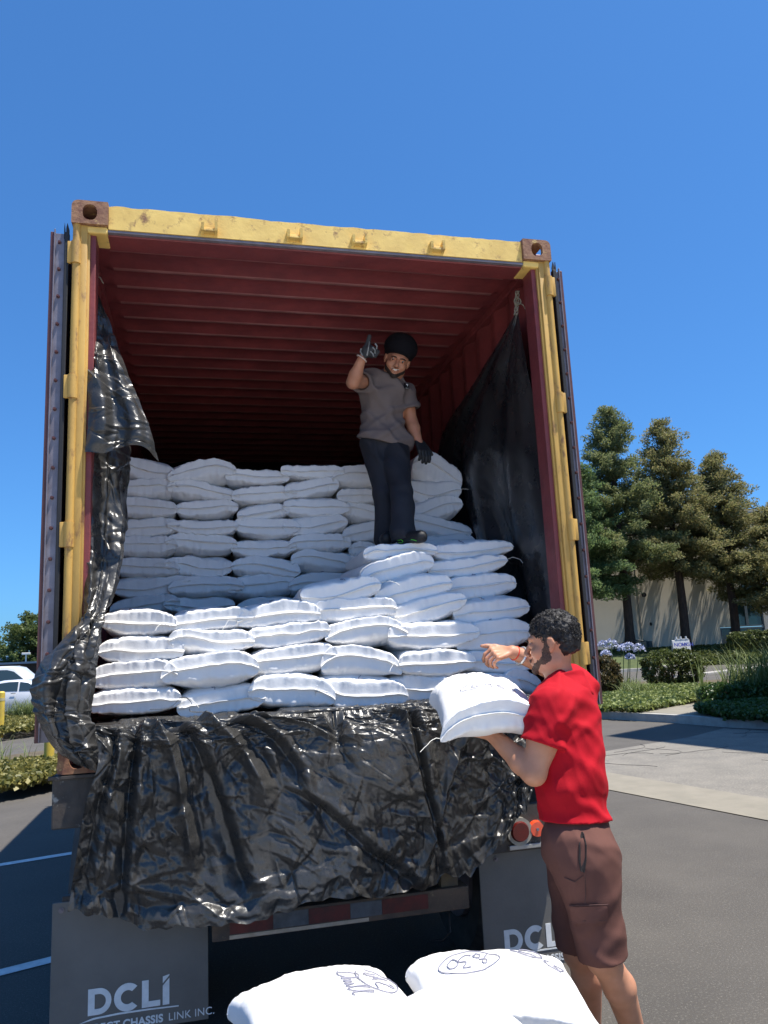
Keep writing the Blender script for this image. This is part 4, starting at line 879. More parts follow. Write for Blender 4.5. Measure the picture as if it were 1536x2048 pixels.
# hair: short cap plus many small curls
H = SDF(J['hd']-.17, J['hd']+.17, .0035); tt = lambda x, y, z: Th(x, y, z)
H.ell(tt(0, -.014, .047), (.0785, .101, .089), Fh, .01); H.ell(tt(0, -.060, -.008), (.066, .044, .062), Fh, .03)
H.plane(tt(0, .075, .03), nz(Fh[1]*.96-Fh[2]*.25)); H.ell(tt(0, .075, -.035), (.12, .080, .085), Fh, .008, True)
H.plane(tt(0, -.05, -.050), nz(-Fh[2]*.9-Fh[1]*.35)); 
for k in (-1, 1): H.ell(tt(k*.09, -.004, -.004), (.03, .026, .036), Fh, .004, True)
g = H.grid(); m_ = np.abs(H.D) < .03; H.D[m_] -= (.0032*vnoise(g[m_]*75, 3)+.003*vnoise(g[m_]*140, 5)).astype(np.float32)
hair_me = H.mesh('hair', hairm, 0); vv = np.zeros(len(hair_me.vertices)*3, np.float32); hair_me.vertices.foreach_get('co', vv); vv = vv.reshape(-1, 3)
ho = put('hair', hair_me, pa, label='short black curly hair')
r = np.random.default_rng(4); rel = (vv-J['hd'])@Fh.T; top = np.where((rel[:, 2] > .0) & (np.linalg.norm(rel-[0, -.018, .047], axis=1) > .06))[0]; mb = MB()
for i in r.choice(top, 520, replace=False):
    p = vv[i]; n_ = nz(p-Th(0, -.02, .03)); a = nz(np.cross(n_, r.normal(size=3))); b = np.cross(n_, a); rad = r.uniform(.0045, .008); pts = []; ph = r.uniform(0, 6)
    for q in range(9): an = ph+q*.85; pts.append(tuple(p+n_*(.0015+.0012*math.sin(q))+(a*math.cos(an)+b*math.sin(an))*rad*(1-.07*q)))
    mb.tube(pts, .0012, 4)
mb.build('curls', hairm, ho, smooth=True, kind='stuff')
# stubble beard on the jaw
Bd = SDF(J['hd']-.16, J['hd']+.16, .0035); head(Bd, J['hd'], hf, A3(0, 0, 1), 1.02); Bd.D -= .0022
keep = SDF(J['hd']-.16, J['hd']+.16, .0035)
for k in (-1, 1):
    keep.chain([tt(k*.078, .010, .052), tt(k*.077, .010, .02), tt(k*.073, .012, -.02), tt(k*.064, .02, -.058), tt(k*.05, .05, -.085), tt(k*.02, .085, -.10)], [.010, .012, .018, .025, .028, .026], .01); keep.chain([tt(0, .112, -.047), tt(k*.024, .10, -.052), tt(k*.036, .085, -.075)], [.008, .009, .012], .01)
    keep.cone(tt(k*.045, .02, -.085), tt(k*.02, .05, -.115), .022, .022, .01)
g = keep.grid(); m_ = np.abs(keep.D) < .03; keep.D[m_] += (.005*vnoise(g[m_]*130, 4)).astype(np.float32)
Bd.D = np.maximum(Bd.D+.0012, keep.D)
put('beard', Bd.mesh('beard', mat('stubble', (.045, .028, .02), .8, (.12, .065, .045), 190, bump=.001, bscale=300), 1), pa, label='short dark beard')
mb = MB()
for k in (-1, 1): mb.tube([tuple(Th(k*x, y, z)) for x, y, z in ((.012, .101, .019), (.026, .100, .0235), (.040, .095, .023), (.052, .085, .017))], [.003, .0038, .0034, .002], 6)
mb.build('eyebrows', hairm, pa, smooth=True, kind='stuff')
for k in (-1, 1): MB().sphere(Vector(Th(k*.033, .0765, .0025)), .0115, n=16).build('eye', mat('eye_white', (.55, .52, .5), .3), pa, smooth=True)
# red shirt: torso, then sleeves cut and hollowed on their own before they are blended in
def sleeve(S, a, b, t, r1, r2, rin, k=.03, wr=None):
    Q = SDF(S.lo, S.lo+(S.n-1)*S.h, S.h); Q.n = S.n; Q.D = np.full(S.n, .2, np.float32); e = a+(b-a)*t; dv = nz(b-a); Q.cone(a, e+dv*.03, r1, r2, .01)
    if wr: wrinkle(Q, 1., wr, 7)
    sl, g = Q._sl(e-.18, e+.18); al = (g-e)@dv; rd_ = np.linalg.norm(g-e-al[..., None]*dv, axis=-1); D = Q.D[sl]; D = np.maximum(D, al); D = np.maximum(D, -np.maximum(np.maximum(-al-.025, al-.1), rd_-rin)); Q.D[sl] = D
    h = np.clip(.5+.5*(S.D-Q.D)/k, 0, 1); r_ = S.D*(1-h)+Q.D*h-k*h*(1-h); near = np.ones(S.n, bool)
    # blend only near the shoulder; keep the cuff crisp
    gg = S.grid(); al = (gg-e)@dv; wgt = np.clip((-al-.02)/.05, 0, 1).astype(np.float32); S.D = (wgt*r_+(1-wgt)*np.minimum(S.D, Q.D)).astype(np.float32); return S
WR = [(14, 10, 30, .010), (-18, 8, 26, .009), (34, 30, -16, .007), (60, -46, 34, .004)]
S = SDF(np.minimum(J['pel'], J['le'])-[.25, .35, .12], J['nk']+[.35, .35, .12], .0048)
S.ell(J['ch'], (.170, .124, .20), BF, .03); S.ell((J['sp']+J['ch'])/2, (.160, .122, .19), BF, .04); S.ell(J['sp'], (.154, .122, .17), BF, .05); S.ell(J['pel']+upb*.04, (.164, .132, .15), BF, .05)
S.ell(J['ch']+upb*.09, (.182, .098, .078), BF, .05); S.cone(J['nk']-upb*.05, J['nk']+upb*.012, .070, .062, .03)
wrinkle(S, 1., WR, 3)
S.plane(atD(1150, 1642, 2.86), nz(-upb*1.0+side*.05+fwd*.04))
sleeve(S, J['ls'], J['le'], .56, .076, .074, .064, .045, WR); sleeve(S, J['rs'], J['re'], .55, .074, .072, .064, .045, WR)
S.cone(J['nk']+upb*.005, J['nk']+upb*.12, .060, .07, 0, True)
put('t_shirt', S.mesh('t_shirt', redsh, 2), pa, label='bright red short-sleeved shirt with a folded collar')
Cq = SDF(J['nk']-.16, J['nk']+.16, .004); Cq.cone(J['nk']-upb*.035, J['nk']+upb*.026, .110, .082, .01); Cq.ell(J['nk']-upb*.03, (.12, .085, .03), BF, .03)
Cq.cone(J['nk']-upb*.10, J['nk']+upb*.1, .060, .062, 0, True); Cq.plane(J['nk']-upb*.045+fwd*.0, -upb); Cq.plane(J['nk']+upb*.022, nz(upb*.9+fwd*.35)); g = Cq.grid(); m_ = np.abs(Cq.D) < .03; Cq.D[m_] -= (.004*vnoise(g[m_]*26, 5)).astype(np.float32)
put('collar', Cq.mesh('collar', redsh, 2), pa)
# shorts
S = SDF(allp.min(0)-[.16, .2, .1], J['pel']+[.35, .35, .22], .0048)
S.ell(J['pel']+upb*.02, (.158, .124, .15), BF, .04); lo1 = J['lkn']-A3(0, 0, .0); ro1 = J['rkn']+A3(0, 0, .03); S.ell(J['pel']-fwd*.045-upb*.03, (.13, .10, .12), BF, .04)
S.cone(J['lh'], J['lh']+(lo1-J['lh'])*.3, .104, .098, .05); S.cone(J['rh'], J['rh']+(ro1-J['rh'])*.3, .100, .096, .04); wrinkle(S, .8, WR, 21)
sleeve(S, J['lh'], lo1, 1., .102, .087, .076, .03, WR[:3]); sleeve(S, J['rh'], ro1, 1., .100, .086, .076, .02, WR[:3])
so = put('shorts', S.mesh('shorts', shortm, 2), pa, label='dark brown cargo shorts')
sv = np.zeros(len(so.data.vertices)*3, np.float32); so.data.vertices.foreach_get('co', sv); sv = sv.reshape(-1, 3)
def on_surf(px, py, verts, off=.003):                                     # nearest front surface point of a mesh along a sight line
    d = nz(ray(px, py)); w_ = verts-CAM; t = w_@d; rr = np.linalg.norm(w_-t[:, None]*d, axis=1); c = rr < .009
    if not c.any(): c = rr < .03
    return CAM+d*(t[c].min()-off)
def patch(pxs, verts, off=.003, n=8, thick=.003):
    (a, b, c, d) = pxs; rows = []
    for i in range(n):
        u_ = i/(n-1); rows.append([tuple(on_surf(*(np.array(a)*(1-u_)*(1-v_)+np.array(b)*(1-u_)*v_+np.array(c)*u_*v_+np.array(d)*u_*(1-v_)), verts, off)) for v_ in np.linspace(0, 1, n+3)])
    return np.array(rows)
G = patch([(1139, 1814), (1215, 1812), (1217, 1846), (1145, 1848)], sv, .007); G = sheet_grid(G, 20, 26)
n_ = G.shape[0]*G.shape[1]; V = np.concatenate([G.reshape(-1, 3), (G+cf*.012).reshape(-1, 3)]); Fq = grid_faces(20, 26); e = []
put('pocket_flap', npmesh('pocket_flap', V, np.concatenate([Fq, Fq[:, ::-1]+n_]), shortm), so)
mb = MB()
for ln in ([(1137, 1812), (1160, 1811), (1190, 1810), (1216, 1809)], [(1143, 1843), (1170, 1842), (1200, 1841), (1214, 1840)], [(1170, 1750), (1171, 1790), (1170, 1808)], [(1128, 1755), (1150, 1764), (1166, 1752)]):
    mb.tube([tuple(on_surf(x, y, sv, .008 if y > 1800 else .001)) for x, y in ln], .0016, 5)
mb.build('pocket_seam', shortd, so, kind='stuff')
mb = MB(); a = [(1164, 1664), (1159, 1690), (1158, 1720), (1162, 1742), (1168, 1745), (1172, 1720), (1172, 1690), (1167, 1668), (1164, 1664)]
mb.tube([tuple(on_surf(x, y, sv, .001)) for x, y in a], .0028, 6)
pk = [on_surf(x, y, sv, .0015) for x, y in a[:-1]]; f_ = [mb.bm.verts.new(p) for p in pk]; mb.bm.faces.new(f_); mb.build('side_pocket', mat('pocket_lining', (.016, .011, .011), .9), so)
shoe = mat('dark_shoe', (.03, .03, .035), .7)
for a_ in (la, ra):
    T_ = SDF(a_-.22, a_+.25, .006); b0 = a_-A3(0, 0, .052); T_.cone(b0-fwd*.05, b0+fwd*.15, .044, .040, .02); T_.cone(b0-fwd*.03, a_-A3(0, 0, .01), .045, .042, .02); T_.plane((0, 0, .002), (0, 0, -1)); put('shoe', T_.mesh('shoe', shoe, 1), pa)
# wrist thread, bangle
for (t, rad, m_, nm, tr) in ((.30, .0295, mat('red_thread', (.65, .05, .02), .7), 'wrist_thread', .0035), (.05, .0325, mat('steel_bangle', (.75, .74, .72), .25, metal=.7), 'bangle', .0065)):
    c = J['rw']+(J['re']-J['rw'])*(.06 if nm == 'wrist_thread' else .185); dv = nz(J['re']-J['rw']); s1 = nz(np.cross(dv, A3(0, 0, 1))); s2 = np.cross(dv, s1)
    rad = .0305 if nm == 'wrist_thread' else .0375
    MB().tube([tuple(c+(s1*math.cos(q)+s2*math.sin(q))*rad+dv*.006*math.cos(q)) for q in np.linspace(0, 6.2832, 30)], tr, 8).build(nm, m_, pa, smooth=True)
# ------------------------------------------------ man inside the container
pb = thing('person', 'smiling man in black turban and gloves giving a thumbs-up on the stacked sacks', 'person', tuple(atY(800, 1085, .45)))
K = dict(pel=atY(768, 888, 1.00), sp=atY(768, 835, .99), ch=atY(768, 788, .94), nk=atY(785, 755, .92), hd=atY(794, 722, .84),
         rs=atY(738, 762, .92), re=atY(706, 765, .74), rw=atY(724, 716, .66), rk=atY(740, 694, .64),
         ls=atY(812, 785, .96), le=atY(823, 845, .98), lw=atY(838, 885, .92), lk=atY(848, 903, .88),
         rh=atY(752, 900, 1.0), rn=atY(769, 990, .86), ra=atY(770, 1066, .84), lh=atY(788, 903, .96), ln=atY(803, 985, .72), la_=atY(806, 1062, .58))
upb2 = nz(K['nk']-K['pel']); sd2 = nz(K['ls']-K['rs']); fw2 = nz(np.cross(sd2, upb2)); 
if fw2[1] > 0: fw2 = -fw2
sd2 = np.cross(upb2, fw2)*-1; B2 = np.array([sd2, fw2, upb2]); allq = np.array(list(K.values()))
q_ = .86
S = SDF(allq.min(0)-[.15, .2, .12], allq.max(0)+[.15, .15, .22], .0045)
S.ell(K['ch'], (.128, .09, .13), B2, .03); S.ell(K['sp'], (.118, .09, .14), B2, .04); S.ell(K['pel'], (.13, .10, .11), B2, .04); S.cone(K['nk']-upb2*.03, K['hd']-A3(0, 0, .03), .05, .045, .03)
for a, b, c_ in (('ls', 'le', 'lw'), ('rs', 're', 'rw')): S.cone(K[a], K[b], .044, .037, .03); m_ = K[b]+(K[c_]-K[b])*.3; S.cone(K[b], m_, .037, .038, .02); S.cone(m_, K[c_], .038, .025, .02)
for h_, k_, a_ in (('rh', 'rn', 'ra'), ('lh', 'ln', 'la_')): S.cone(K[h_], K[k_], .075, .05, .04); S.cone(K[k_], K[a_], .05, .034, .03)
hf2 = nz(CAM+A3(.25, 0, -.1)-K['hd']); up2 = nz(A3(-.12, 0, 1.)*1+cr*.0+A3(.02, 0, 0)); up2 = nz(cu+cr*.30); Fb, Tb = head(S, K['hd'], hf2, up2, .94, True)
put('body', S.mesh('body', skin2, 1), pb, loc=tuple(-np.array(pb.location)))
def pput(name, me, parent=None, **k):
    o = put(name, me, parent or pb, **k)
    if parent is None: o.location = tuple(-np.array(pb.location))
    return o
# beard, moustache, brows, eyes, teeth
Bd = SDF(K['hd']-.15, K['hd']+.15, .003); head(Bd, K['hd'], hf2, up2, .94, True); Bd.D -= .0018
keep = SDF(K['hd']-.15, K['hd']+.15, .003)
for k in (-1, 1): keep.cone(Tb(k*.068, .022, -.012), Tb(k*.064, .03, -.05), .006, .016, 0); keep.cone(Tb(k*.064, .03, -.05), Tb(k*.02, .085, -.100), .016, .018, 0); keep.cone(Tb(k*.004, .108, -.044), Tb(k*.034, .094, -.052), .0085, .006, 0)
keep.cone(Tb(.02, .085, -.10), Tb(-.02, .085, -.10), .018, .018, 0); keep.cone(Tb(0, .04, -.10), Tb(0, .07, -.12), .04, .03, 0)
Bd.D = np.maximum(Bd.D, keep.D); bo_ = pput('beard', Bd.mesh('beard', beardm, 1), label='black beard and moustache')
mb = MB()
for k in (-1, 1): mb.tube([tuple(Tb(k*x, y, z)) for x, y, z in ((.012, .099, .019), (.024, .098, .0235), (.038, .093, .023), (.050, .083, .017))], [.003, .0038, .0034, .002], 6)
pput('eyebrows', mb.mesh('eyebrows', hairm, True), kind='stuff')
eyem = mat('eye_white', (.55, .52, .5), .3); irism = mat('dark_iris', (.02, .012, .008), .2)
for k in (-1, 1):
    mb = MB(); mb.sphere(Vector(Tb(k*.033, .0765, .0025)), .0115, n=16); e_ = pput('eye', mb.mesh('eye', eyem, True)); d = nz(CAM-Tb(k*.033, .0765, .0025)); mb = MB(); mb.sphere(Vector(Tb(k*.033, .0765, .0025)+d*.0072), .0068, n=12); put('iris', mb.mesh('iris', irism, True), e_)
mb = MB(); mb.tube([tuple(Tb(x, .0945-abs(x)*.35, -.0575+abs(x)*.30)) for x in np.linspace(-.025, .025, 7)], [.002, .0042, .0052, .0055, .0052, .0042, .002], 8); pput('teeth', mb.mesh('teeth', mat('teeth', (.7, .68, .62), .3), True))
mb = MB(); mb.tube([tuple(Tb(x, .093-abs(x)*.3, -.071+abs(x)*.38)) for x in np.linspace(-.024, .024, 7)], [.002, .004, .005, .0052, .005, .004, .002], 8); pput('lip', mb.mesh('lip', mat('lip', (.30, .12, .10), .5), True))
# turban with wrapped folds
T_ = SDF(K['hd']-.2, K['hd']+[.2, .2, .26], .004)
T_.ell(Tb(0, -.02, .085), np.array((.112, .118, .074))*.94, Fb, .02); T_.ell(Tb(0, -.02, .118), np.array((.094, .104, .070))*.94, Fb, .03); T_.ell(Tb(0, -.05, .03), np.array((.09, .08, .08))*.94, Fb, .03)
T_.plane(Tb(0, .09, .040), nz(-Fb[2]*.86+Fb[1]*.5), 0)
g = T_.grid(); m_ = np.abs(T_.D) < .03; rel = (g[m_]-Tb(0, -.02, .09))@Fb.T; T_.D[m_] -= (.0012*np.abs(np.sin(rel[:, 2]*95+np.abs(rel[:, 0])*38))).astype(np.float32)
pput('turban', T_.mesh('turban', turbm, 1), label='large rounded black turban')
# taupe shirt
S = SDF(K['pel']-[.3, .3, .15], K['nk']+[.3, .3, .12], .0045)
S.ell(K['ch'], (.145, .108, .145), B2, .03); S.ell(K['sp'], (.142, .112, .155), B2, .04); S.ell(K['pel']+upb2*.02, (.165, .142, .14), B2, .04); S.cone(K['nk']-upb2*.04, K['nk']-upb2*.005, .07, .055, .03)
for a, b, t in (('rs', 're', .42), ('ls', 'le', .48)): S.cone(K[a], K[a]+(K[b]-K[a])*t, .060, .062, .04)
wrinkle(S, 1.1, [(16, 6, 30, .016), (-14, 5, 36, .014), (30, 10, 22, .010)], 41)
for a, b, t in (('rs', 're', .44), ('ls', 'le', .50)):
    dv = nz(K[b]-K[a]); q5 = K[a]+(K[b]-K[a])*t; sl, g = S._sl(q5-.14, q5+.14); w_ = g-q5; al = w_@dv; radd = np.linalg.norm(w_-al[..., None]*dv, axis=-1); S._mix(sl, np.maximum(-al+.012, radd-.085).astype(np.float32), 0, True); S._mix(sl, np.maximum(np.maximum(-al-.02, al-.1), radd-.05).astype(np.float32), 0, True)
p1_, p2_ = atY(722, 872, .9), atY(812, 896, .9); S.plane((p1_+p2_)/2, nz(np.cross(p2_-p1_, fw2)*(1 if np.cross(p2_-p1_, fw2)[2] < 0 else -1)))
S.cone(K['nk'], K['nk']+upb2*.1, .05, .06, 0, True)
shme = S.mesh('shirt', greysh, 1); sho = pput('shirt', shme, label='grey-brown short-sleeved shirt with a small black and white chest badge')
sv2 = np.zeros(len(shme.vertices)*3, np.float32); shme.vertices.foreach_get('co', sv2); sv2 = sv2.reshape(-1, 3)
def quad_on(pxs, verts, off, m, name, par):
    mb = MB(); f_ = [mb.bm.verts.new(on_surf(x, y, verts, off)) for x, y in pxs]; mb.bm.faces.new(f_); r_ = bmesh.ops.extrude_face_region(mb.bm, geom=mb.bm.faces[:]); 
    for v in [e for e in r_['geom'] if isinstance(e, bmesh.types.BMVert)]: v.co += Vector(cf)*.003
    return put(name, mb.mesh(name, m), par)
badge = quad_on([(808, 765), (818, 767), (819, 778), (809, 776)], sv2, .006, mat('badge_black', (.006, .006, .008), .6), 'badge', sho)
quad_on([(810.5, 767.5), (816, 768), (816, 770.5), (815, 774), (813.5, 774), (813.5, 771), (811.5, 770)], sv2, .0095, white_ink, 'badge_mark', sho)
quad_on([(811, 775.3), (817.5, 776.2), (817.5, 777), (811, 776.1)], sv2, .0095, white_ink, 'badge_mark', sho)
# trousers and shoes
S = SDF(allq.min(0)-[.2, .25, .1], K['pel']+[.3, .3, .2], .005)
S.ell(K['pel'], (.143, .112, .12), B2, .04); S.cone(K['rh'], K['rn'], .090, .060, .03); S.cone(K['rn'], K['ra']-A3(0, 0, .03), .060, .062, .015); S.cone(K['lh'], K['ln'], .092, .062, .012); S.cone(K['ln'], K['la_']-A3(0, 0, .02), .062, .068, .012)
wrinkle(S, 1., [(22, 6, 12, .012), (34, 8, 8, .010)], 61); S.plane(K['la_']-A3(0, 0, .055), (0, 0, -1)); put_ = pput('trousers', S.mesh('trousers', navym, 1), label='loose black sweatpants')
for a_, fd in (('la_', nz(A3(.45, -1, 0))), ('ra', nz(A3(-.2, -1, 0)))):
    b0 = K[a_]-A3(0, 0, .045); T_ = SDF(b0-.25, b0+.25, .005); T_.cone(b0, b0+fd*.15-A3(0, 0, .01), .042, .036, .02); T_.plane(b0-A3(0, 0, .04), (0, 0, -1)); so_ = pput('shoe', T_.mesh('shoe', glovek, 1))
    if a_ == 'la_':
        green = mat('bright_green_mark', (.10, .55, .04), .6); mb = MB(); sv3 = np.zeros(len(so_.data.vertices)*3, np.float32); so_.data.vertices.foreach_get('co', sv3); sv3 = sv3.reshape(-1, 3)
        try:
            for ln in ([(793, 1079), (798, 1081), (802, 1079), (806, 1083), (803, 1086), (797, 1085)], [(822, 1079), (828, 1080), (833, 1082)]): mb.tube([tuple(on_surf(x, y, sv3, .004)) for x, y in ln], .0022, 5)
            put('shoe_mark', mb.mesh('shoe_mark', green), so_)
        except Exception: pass
# gloves: right hand in a thumbs-up fist, left hand hanging
def glove(w_, k_, nrm, ts, L, curls, thumb, m, name, lab, up_thumb=None, cuff=True):
    S = SDF(np.minimum(w_, k_)-.13, np.maximum(w_, k_)+.13, .003); tips, tbs = hand(S, w_, k_, nrm, ts, L, curls, .12, thumb, .0135 if up_thumb is not None else .0105)
    if up_thumb is not None: a = w_+(k_-w_)*.45; S.ell(a+(k_-w_)*.25, (.034, .034, .034), None, .02); S.cone(a, a+up_thumb*.05, .018, .0145, .012); S.cone(a+up_thumb*.05, a+up_thumb*.10, .0145, .011, .004)
    S.D -= .0012; return pput(name, S.mesh(name, m, 1), label=lab)
rd = nz(K['rk']-K['rw']); go = glove(K['rw']+rd*.005, K['rw']+rd*.075, nz(-cr*.9-cf*.55), 1, .20, (1.6, 1.65, 1.7, 1.75), NOTHUMB, glovem, 'glove', 'grey work glove with pale rubber stripes, thumb up', nz(cu*.95+cr*.22))
# pale stripes across the curled fingers
gv = np.zeros(len(go.data.vertices)*3, np.float32); go.data.vertices.foreach_get('co', gv); gv = gv.reshape(-1, 3); mb = MB()
for ln in ([(739, 684), (737, 695), (735, 706), (734, 711)], [(750, 687), (754, 692), (753, 698)], [(745, 694), (750, 700), (750, 707)], [(741, 703), (746, 708), (747, 713)], [(722, 697), (721, 704), (725, 711)]):
    mb.tube([tuple(on_surf(x, y, gv, .000)) for x, y in ln], [.0045]*len(ln), 6)
pput('rubber_stripe', mb.mesh('rubber_stripe', glovel, True), kind='stuff')
c = K['rw']-rd*.004; s1 = nz(np.cross(rd, cf)); s2 = np.cross(rd, s1); pput('glove_cuff', MB().tube([tuple(c+(s1*math.cos(q)+s2*math.sin(q))*.033) for q in np.linspace(0, 6.2832, 24)], .004, 6).mesh('glove_cuff', mat('pale_cuff', (.6, .5, .42), .7), True))
ld = nz(K['lk']-K['lw']); glove(K['lw']-ld*.02, K['lw']+ld*.08, nz(cr*.5-cf*.8), -1, .165, (.35, .4, .45, .5), (.2, 1., .2), glovek, 'glove', 'black glove on the hanging hand')
# ================================================================== background: trees, building, planting, cars
bark = mat('redwood_bark', (.075, .045, .03), .95, (.03, .02, .015), 9, bump=.03, bscale=5, stretch=(1, 1, .25))
needle = mat('redwood_foliage', (.13, .17, .06), .7, (.27, .28, .12), 1, island=1., transl=.5)
needle_o = mat('olive_foliage', (.15, .175, .06), .7, (.34, .29, .13), 1, island=1., transl=.5)
needle_g = mat('green_foliage', (.10, .17, .055), .7, (.23, .30, .12), 1, island=1., transl=.5)
hedge_m = mat('hedge_leaves', (.04, .065, .012), .5, (.15, .17, .045), 1, island=1., transl=.35)
hedge_r = mat('reddish_hedge_leaves', (.055, .055, .018), .5, (.17, .12, .05), 1, island=1., transl=.35)
cover_m = mat('ivy_leaves', (.10, .14, .03), .5, (.32, .36, .12), 1, island=1., transl=.35)
cover_d = mat('dark_ivy_leaves', (.03, .07, .012), .45, (.09, .15, .035), 1, island=1., transl=.35)
cover_y = mat('yellowish_ivy_leaves', (.09, .10, .02), .5, (.32, .28, .08), 1, island=1., transl=.35)
grass_m = mat('grass_blades', (.08, .12, .03), .6, (.24, .28, .10), 1, island=1., transl=.35)
core_m = mat('dark_twigs', (.02, .022, .010), .9)
def redwood(px, py, d, topy, rad, label, m, seed, low=.34, group='tall trees in front of the building', lean=0., dens=1.):
    b = atD(px, py, d); b = A3(b[0], b[1], max(0.0, b[2])); 
    # height from the sight line through the top pixel at the same ground distance
    hd_ = math.hypot(b[0]-CAM[0], b[1]-CAM[1]); k = ray(px, topy); tz = CAM[2]+k[2]/math.hypot(k[0], k[1])*hd_; H_ = tz-b[2]
    t = thing('redwood_tree', label, 'tree', tuple(b), 0, group); r = np.random.default_rng(seed)
    mb = MB(); pts = [(lean*q*q*H_+.06*math.sin(q*9), .05*math.cos(q*7), q*H_*.97-.1) for q in np.linspace(0, 1, 14)]; mb.tube(pts, [.27*(1-q)**.8+.03+(.09 if q == 0 else 0) for q in np.linspace(0, 1, 14)], 12)
    C = []; O = []
    nb = int(150*dens)
    for i in range(nb):
        q = low+(1-low)*(i+.5*r.random())/nb; z = q*H_; prof = (1-((q-low)/(1-low)))**.78; L = rad*(.35+.65*min(1, (q-low)/.10+.35))*(prof*.95+.07)*(.65+.5*r.random())
        az = r.random()*6.283; up = .12+.5*(q-low)-.25*(q < low+.15); dd = A3(math.cos(az), math.sin(az), up)
        e = dd*L; mb.tube([(pts[0][0], 0, z), tuple(A3(0, 0, z)+e*.5+[0, 0, .05]), tuple(A3(0, 0, z)+e)], [.035*prof+.012, .02, .006], 4)
        for k in range(max(2, int(L*5))): f = .22+.85*(k+r.random())/max(2, int(L*5)); C.append(A3(0, 0, z)+e*f+r.normal(size=3)*[.14, .14, .10]); O.append(nz(dd+A3(0, 0, .25)))
    put('trunk', mb.mesh('trunk', bark, True), t)
    V, F = leaves(C, 48, (.38, .38, .26), .19, seed, .34, .0, O); put('crown', npmesh('crown', V, F, m, False), t); return t
redwood(1262, 1296, 47, 812, 3.5, 'tall redwood with the highest, blunt leaning top, second from the container', needle, 1, .33)
redwood(1374, 1298, 47.5, 836, 3.3, 'tall redwood with a narrow pointed top, behind the small folding sign', needle_o, 2, .32)
redwood(1476, 1300, 48, 903, 3.4, 'shorter redwood whose trunk stands in front of the building windows', needle_o, 3, .34)
redwood(1180, 1302, 46, 925, 3.6, 'greener redwood half hidden behind the container door', needle_g, 4, .30)
redwood(1590, 1302, 47, 1010, 3.6, 'redwood cut off by the right edge, its branches in front of the building', needle_o, 5, .32)
# building
bw = mat('cream_stucco', (.66, .60, .48), .9, (.60, .55, .44), .8, (.36, .33, .28), 3, (.62, .8), bump=.004, bscale=30)
glass = mat('dark_teal_glass', (.012, .045, .05), .06, (.02, .06, .062), .5, spec=.9); frame_m = mat('grey_window_frame', (.10, .13, .15), .5)
D0 = 51.; O_ = A3(*dl(1340, D0), .9); rx = nz(A3(cr[0], cr[1], 0)); ry = A3(-rx[1], rx[0], 0)
bt = thing('office_building', 'cream stucco building with dark teal windows behind the redwoods', 'building', tuple(O_), math.atan2(rx[1], rx[0]))
pxm = lambda px: (px-1340)/FL*D0*1.0
def bbx(x0, x1, y0, y1, z0, z1, bev=0.): return MB().box((x0, y0, z0), (x1, y1, z1), bev)
wx0, wxm, wx1 = pxm(1443), pxm(1468), pxm(1533)
zp = lambda px, py: atD(px, py, D0+.5)[2]-.9
wt0, wt1, wtt = zp(1490, 1253)+.0, zp(1490, 1203), zp(1490, 1165)
z_low = -.3
bbx(-34, wx0, 0, .4, -1.2, 8.9).build('wall', bw, bt)
bbx(wx0, wxm+.0, 0.002, .4, wt0, 8.9).build('wall', bw, bt)
bbx(wx1, 22, .0, .4, -1.2, 8.9).build('wall', mat('pale_grey_stucco', (.50, .48, .45), .9, (.44, .42, .39), 2, bump=.004, bscale=30), bt, label='paler grey wall panel')
bbx(wxm, wx1, .004, .4, 5.2, 8.9).build('wall', bw, bt); bbx(wxm, pxm(1496), .003, .1, wt1, wt1+1.75).build('wall', bw, bt)
bbx(-34, 22, -.05, .45, 8.9, 9.1).build('parapet', bw, bt)
for i, (a, b, z0, z1) in enumerate([(wx0, wxm+.1, z_low-.6, wt0-.03), (wxm+.1, pxm(1500), wt0, wt1), (pxm(1500), wx1, wt0, wt1), (wxm+.1, pxm(1502), z_low-.6, wt0-.05), (pxm(1502), wx1, z_low-.6, wt0-.05), (pxm(1497), wx1, wt1, 5.2)]):
    f = MB()
    for bx in ((a, a+.09, z0, z1), (b-.09, b, z0, z1), (a+.09, b-.09, z0, z0+.09), (a+.09, b-.09, z1-.09, z1)): f.box((bx[0], .02+.001*i, bx[2]), (bx[1], .16+.001*i, bx[3]))
    fo = f.build('window', frame_m, bt); bbx(a+.085, b-.085, .10, .12, z0+.085, z1-.085).build('pane', glass, fo)
# wall pipe and services
pipe = mat('pipe_beige', (.36, .31, .23), .7); mb = MB(); mb.cyl((pxm(1283), -.12, -.6), (pxm(1283), -.12, 6.0), .075, n=10); mb.build('downpipe', pipe, bt, smooth=True)
mb = MB(); mb.tube([(pxm(1232), -.25, .35), (pxm(1252), -.25, .62), (pxm(1275), -.25, .62), (pxm(1291), -.25, .55), (pxm(1291), -.25, -.4)], .05, 8); mb.box((pxm(1293), -.34, .15), (pxm(1301), -.1, .55), .03); mb.tube([(pxm(1225), -.25, -.4), (pxm(1225), -.25, .4), (pxm(1240), -.25, .5)], .05, 8); mb.build('meter_pipework', mat('grey_green_pipe', (.07, .09, .09), .6), bt, smooth=True, kind='stuff')
mb = MB(); mb.box((pxm(1303), -.06, 1.55), (pxm(1307), 0, 1.75), .01); mb.build('wall_box', gasket, bt)
mb = MB(); mb.cyl((pxm(1297), -.1, 3.6), (pxm(1297), -.02, 3.6), .16, n=16); mb.build('wall_vent', gasket, bt)
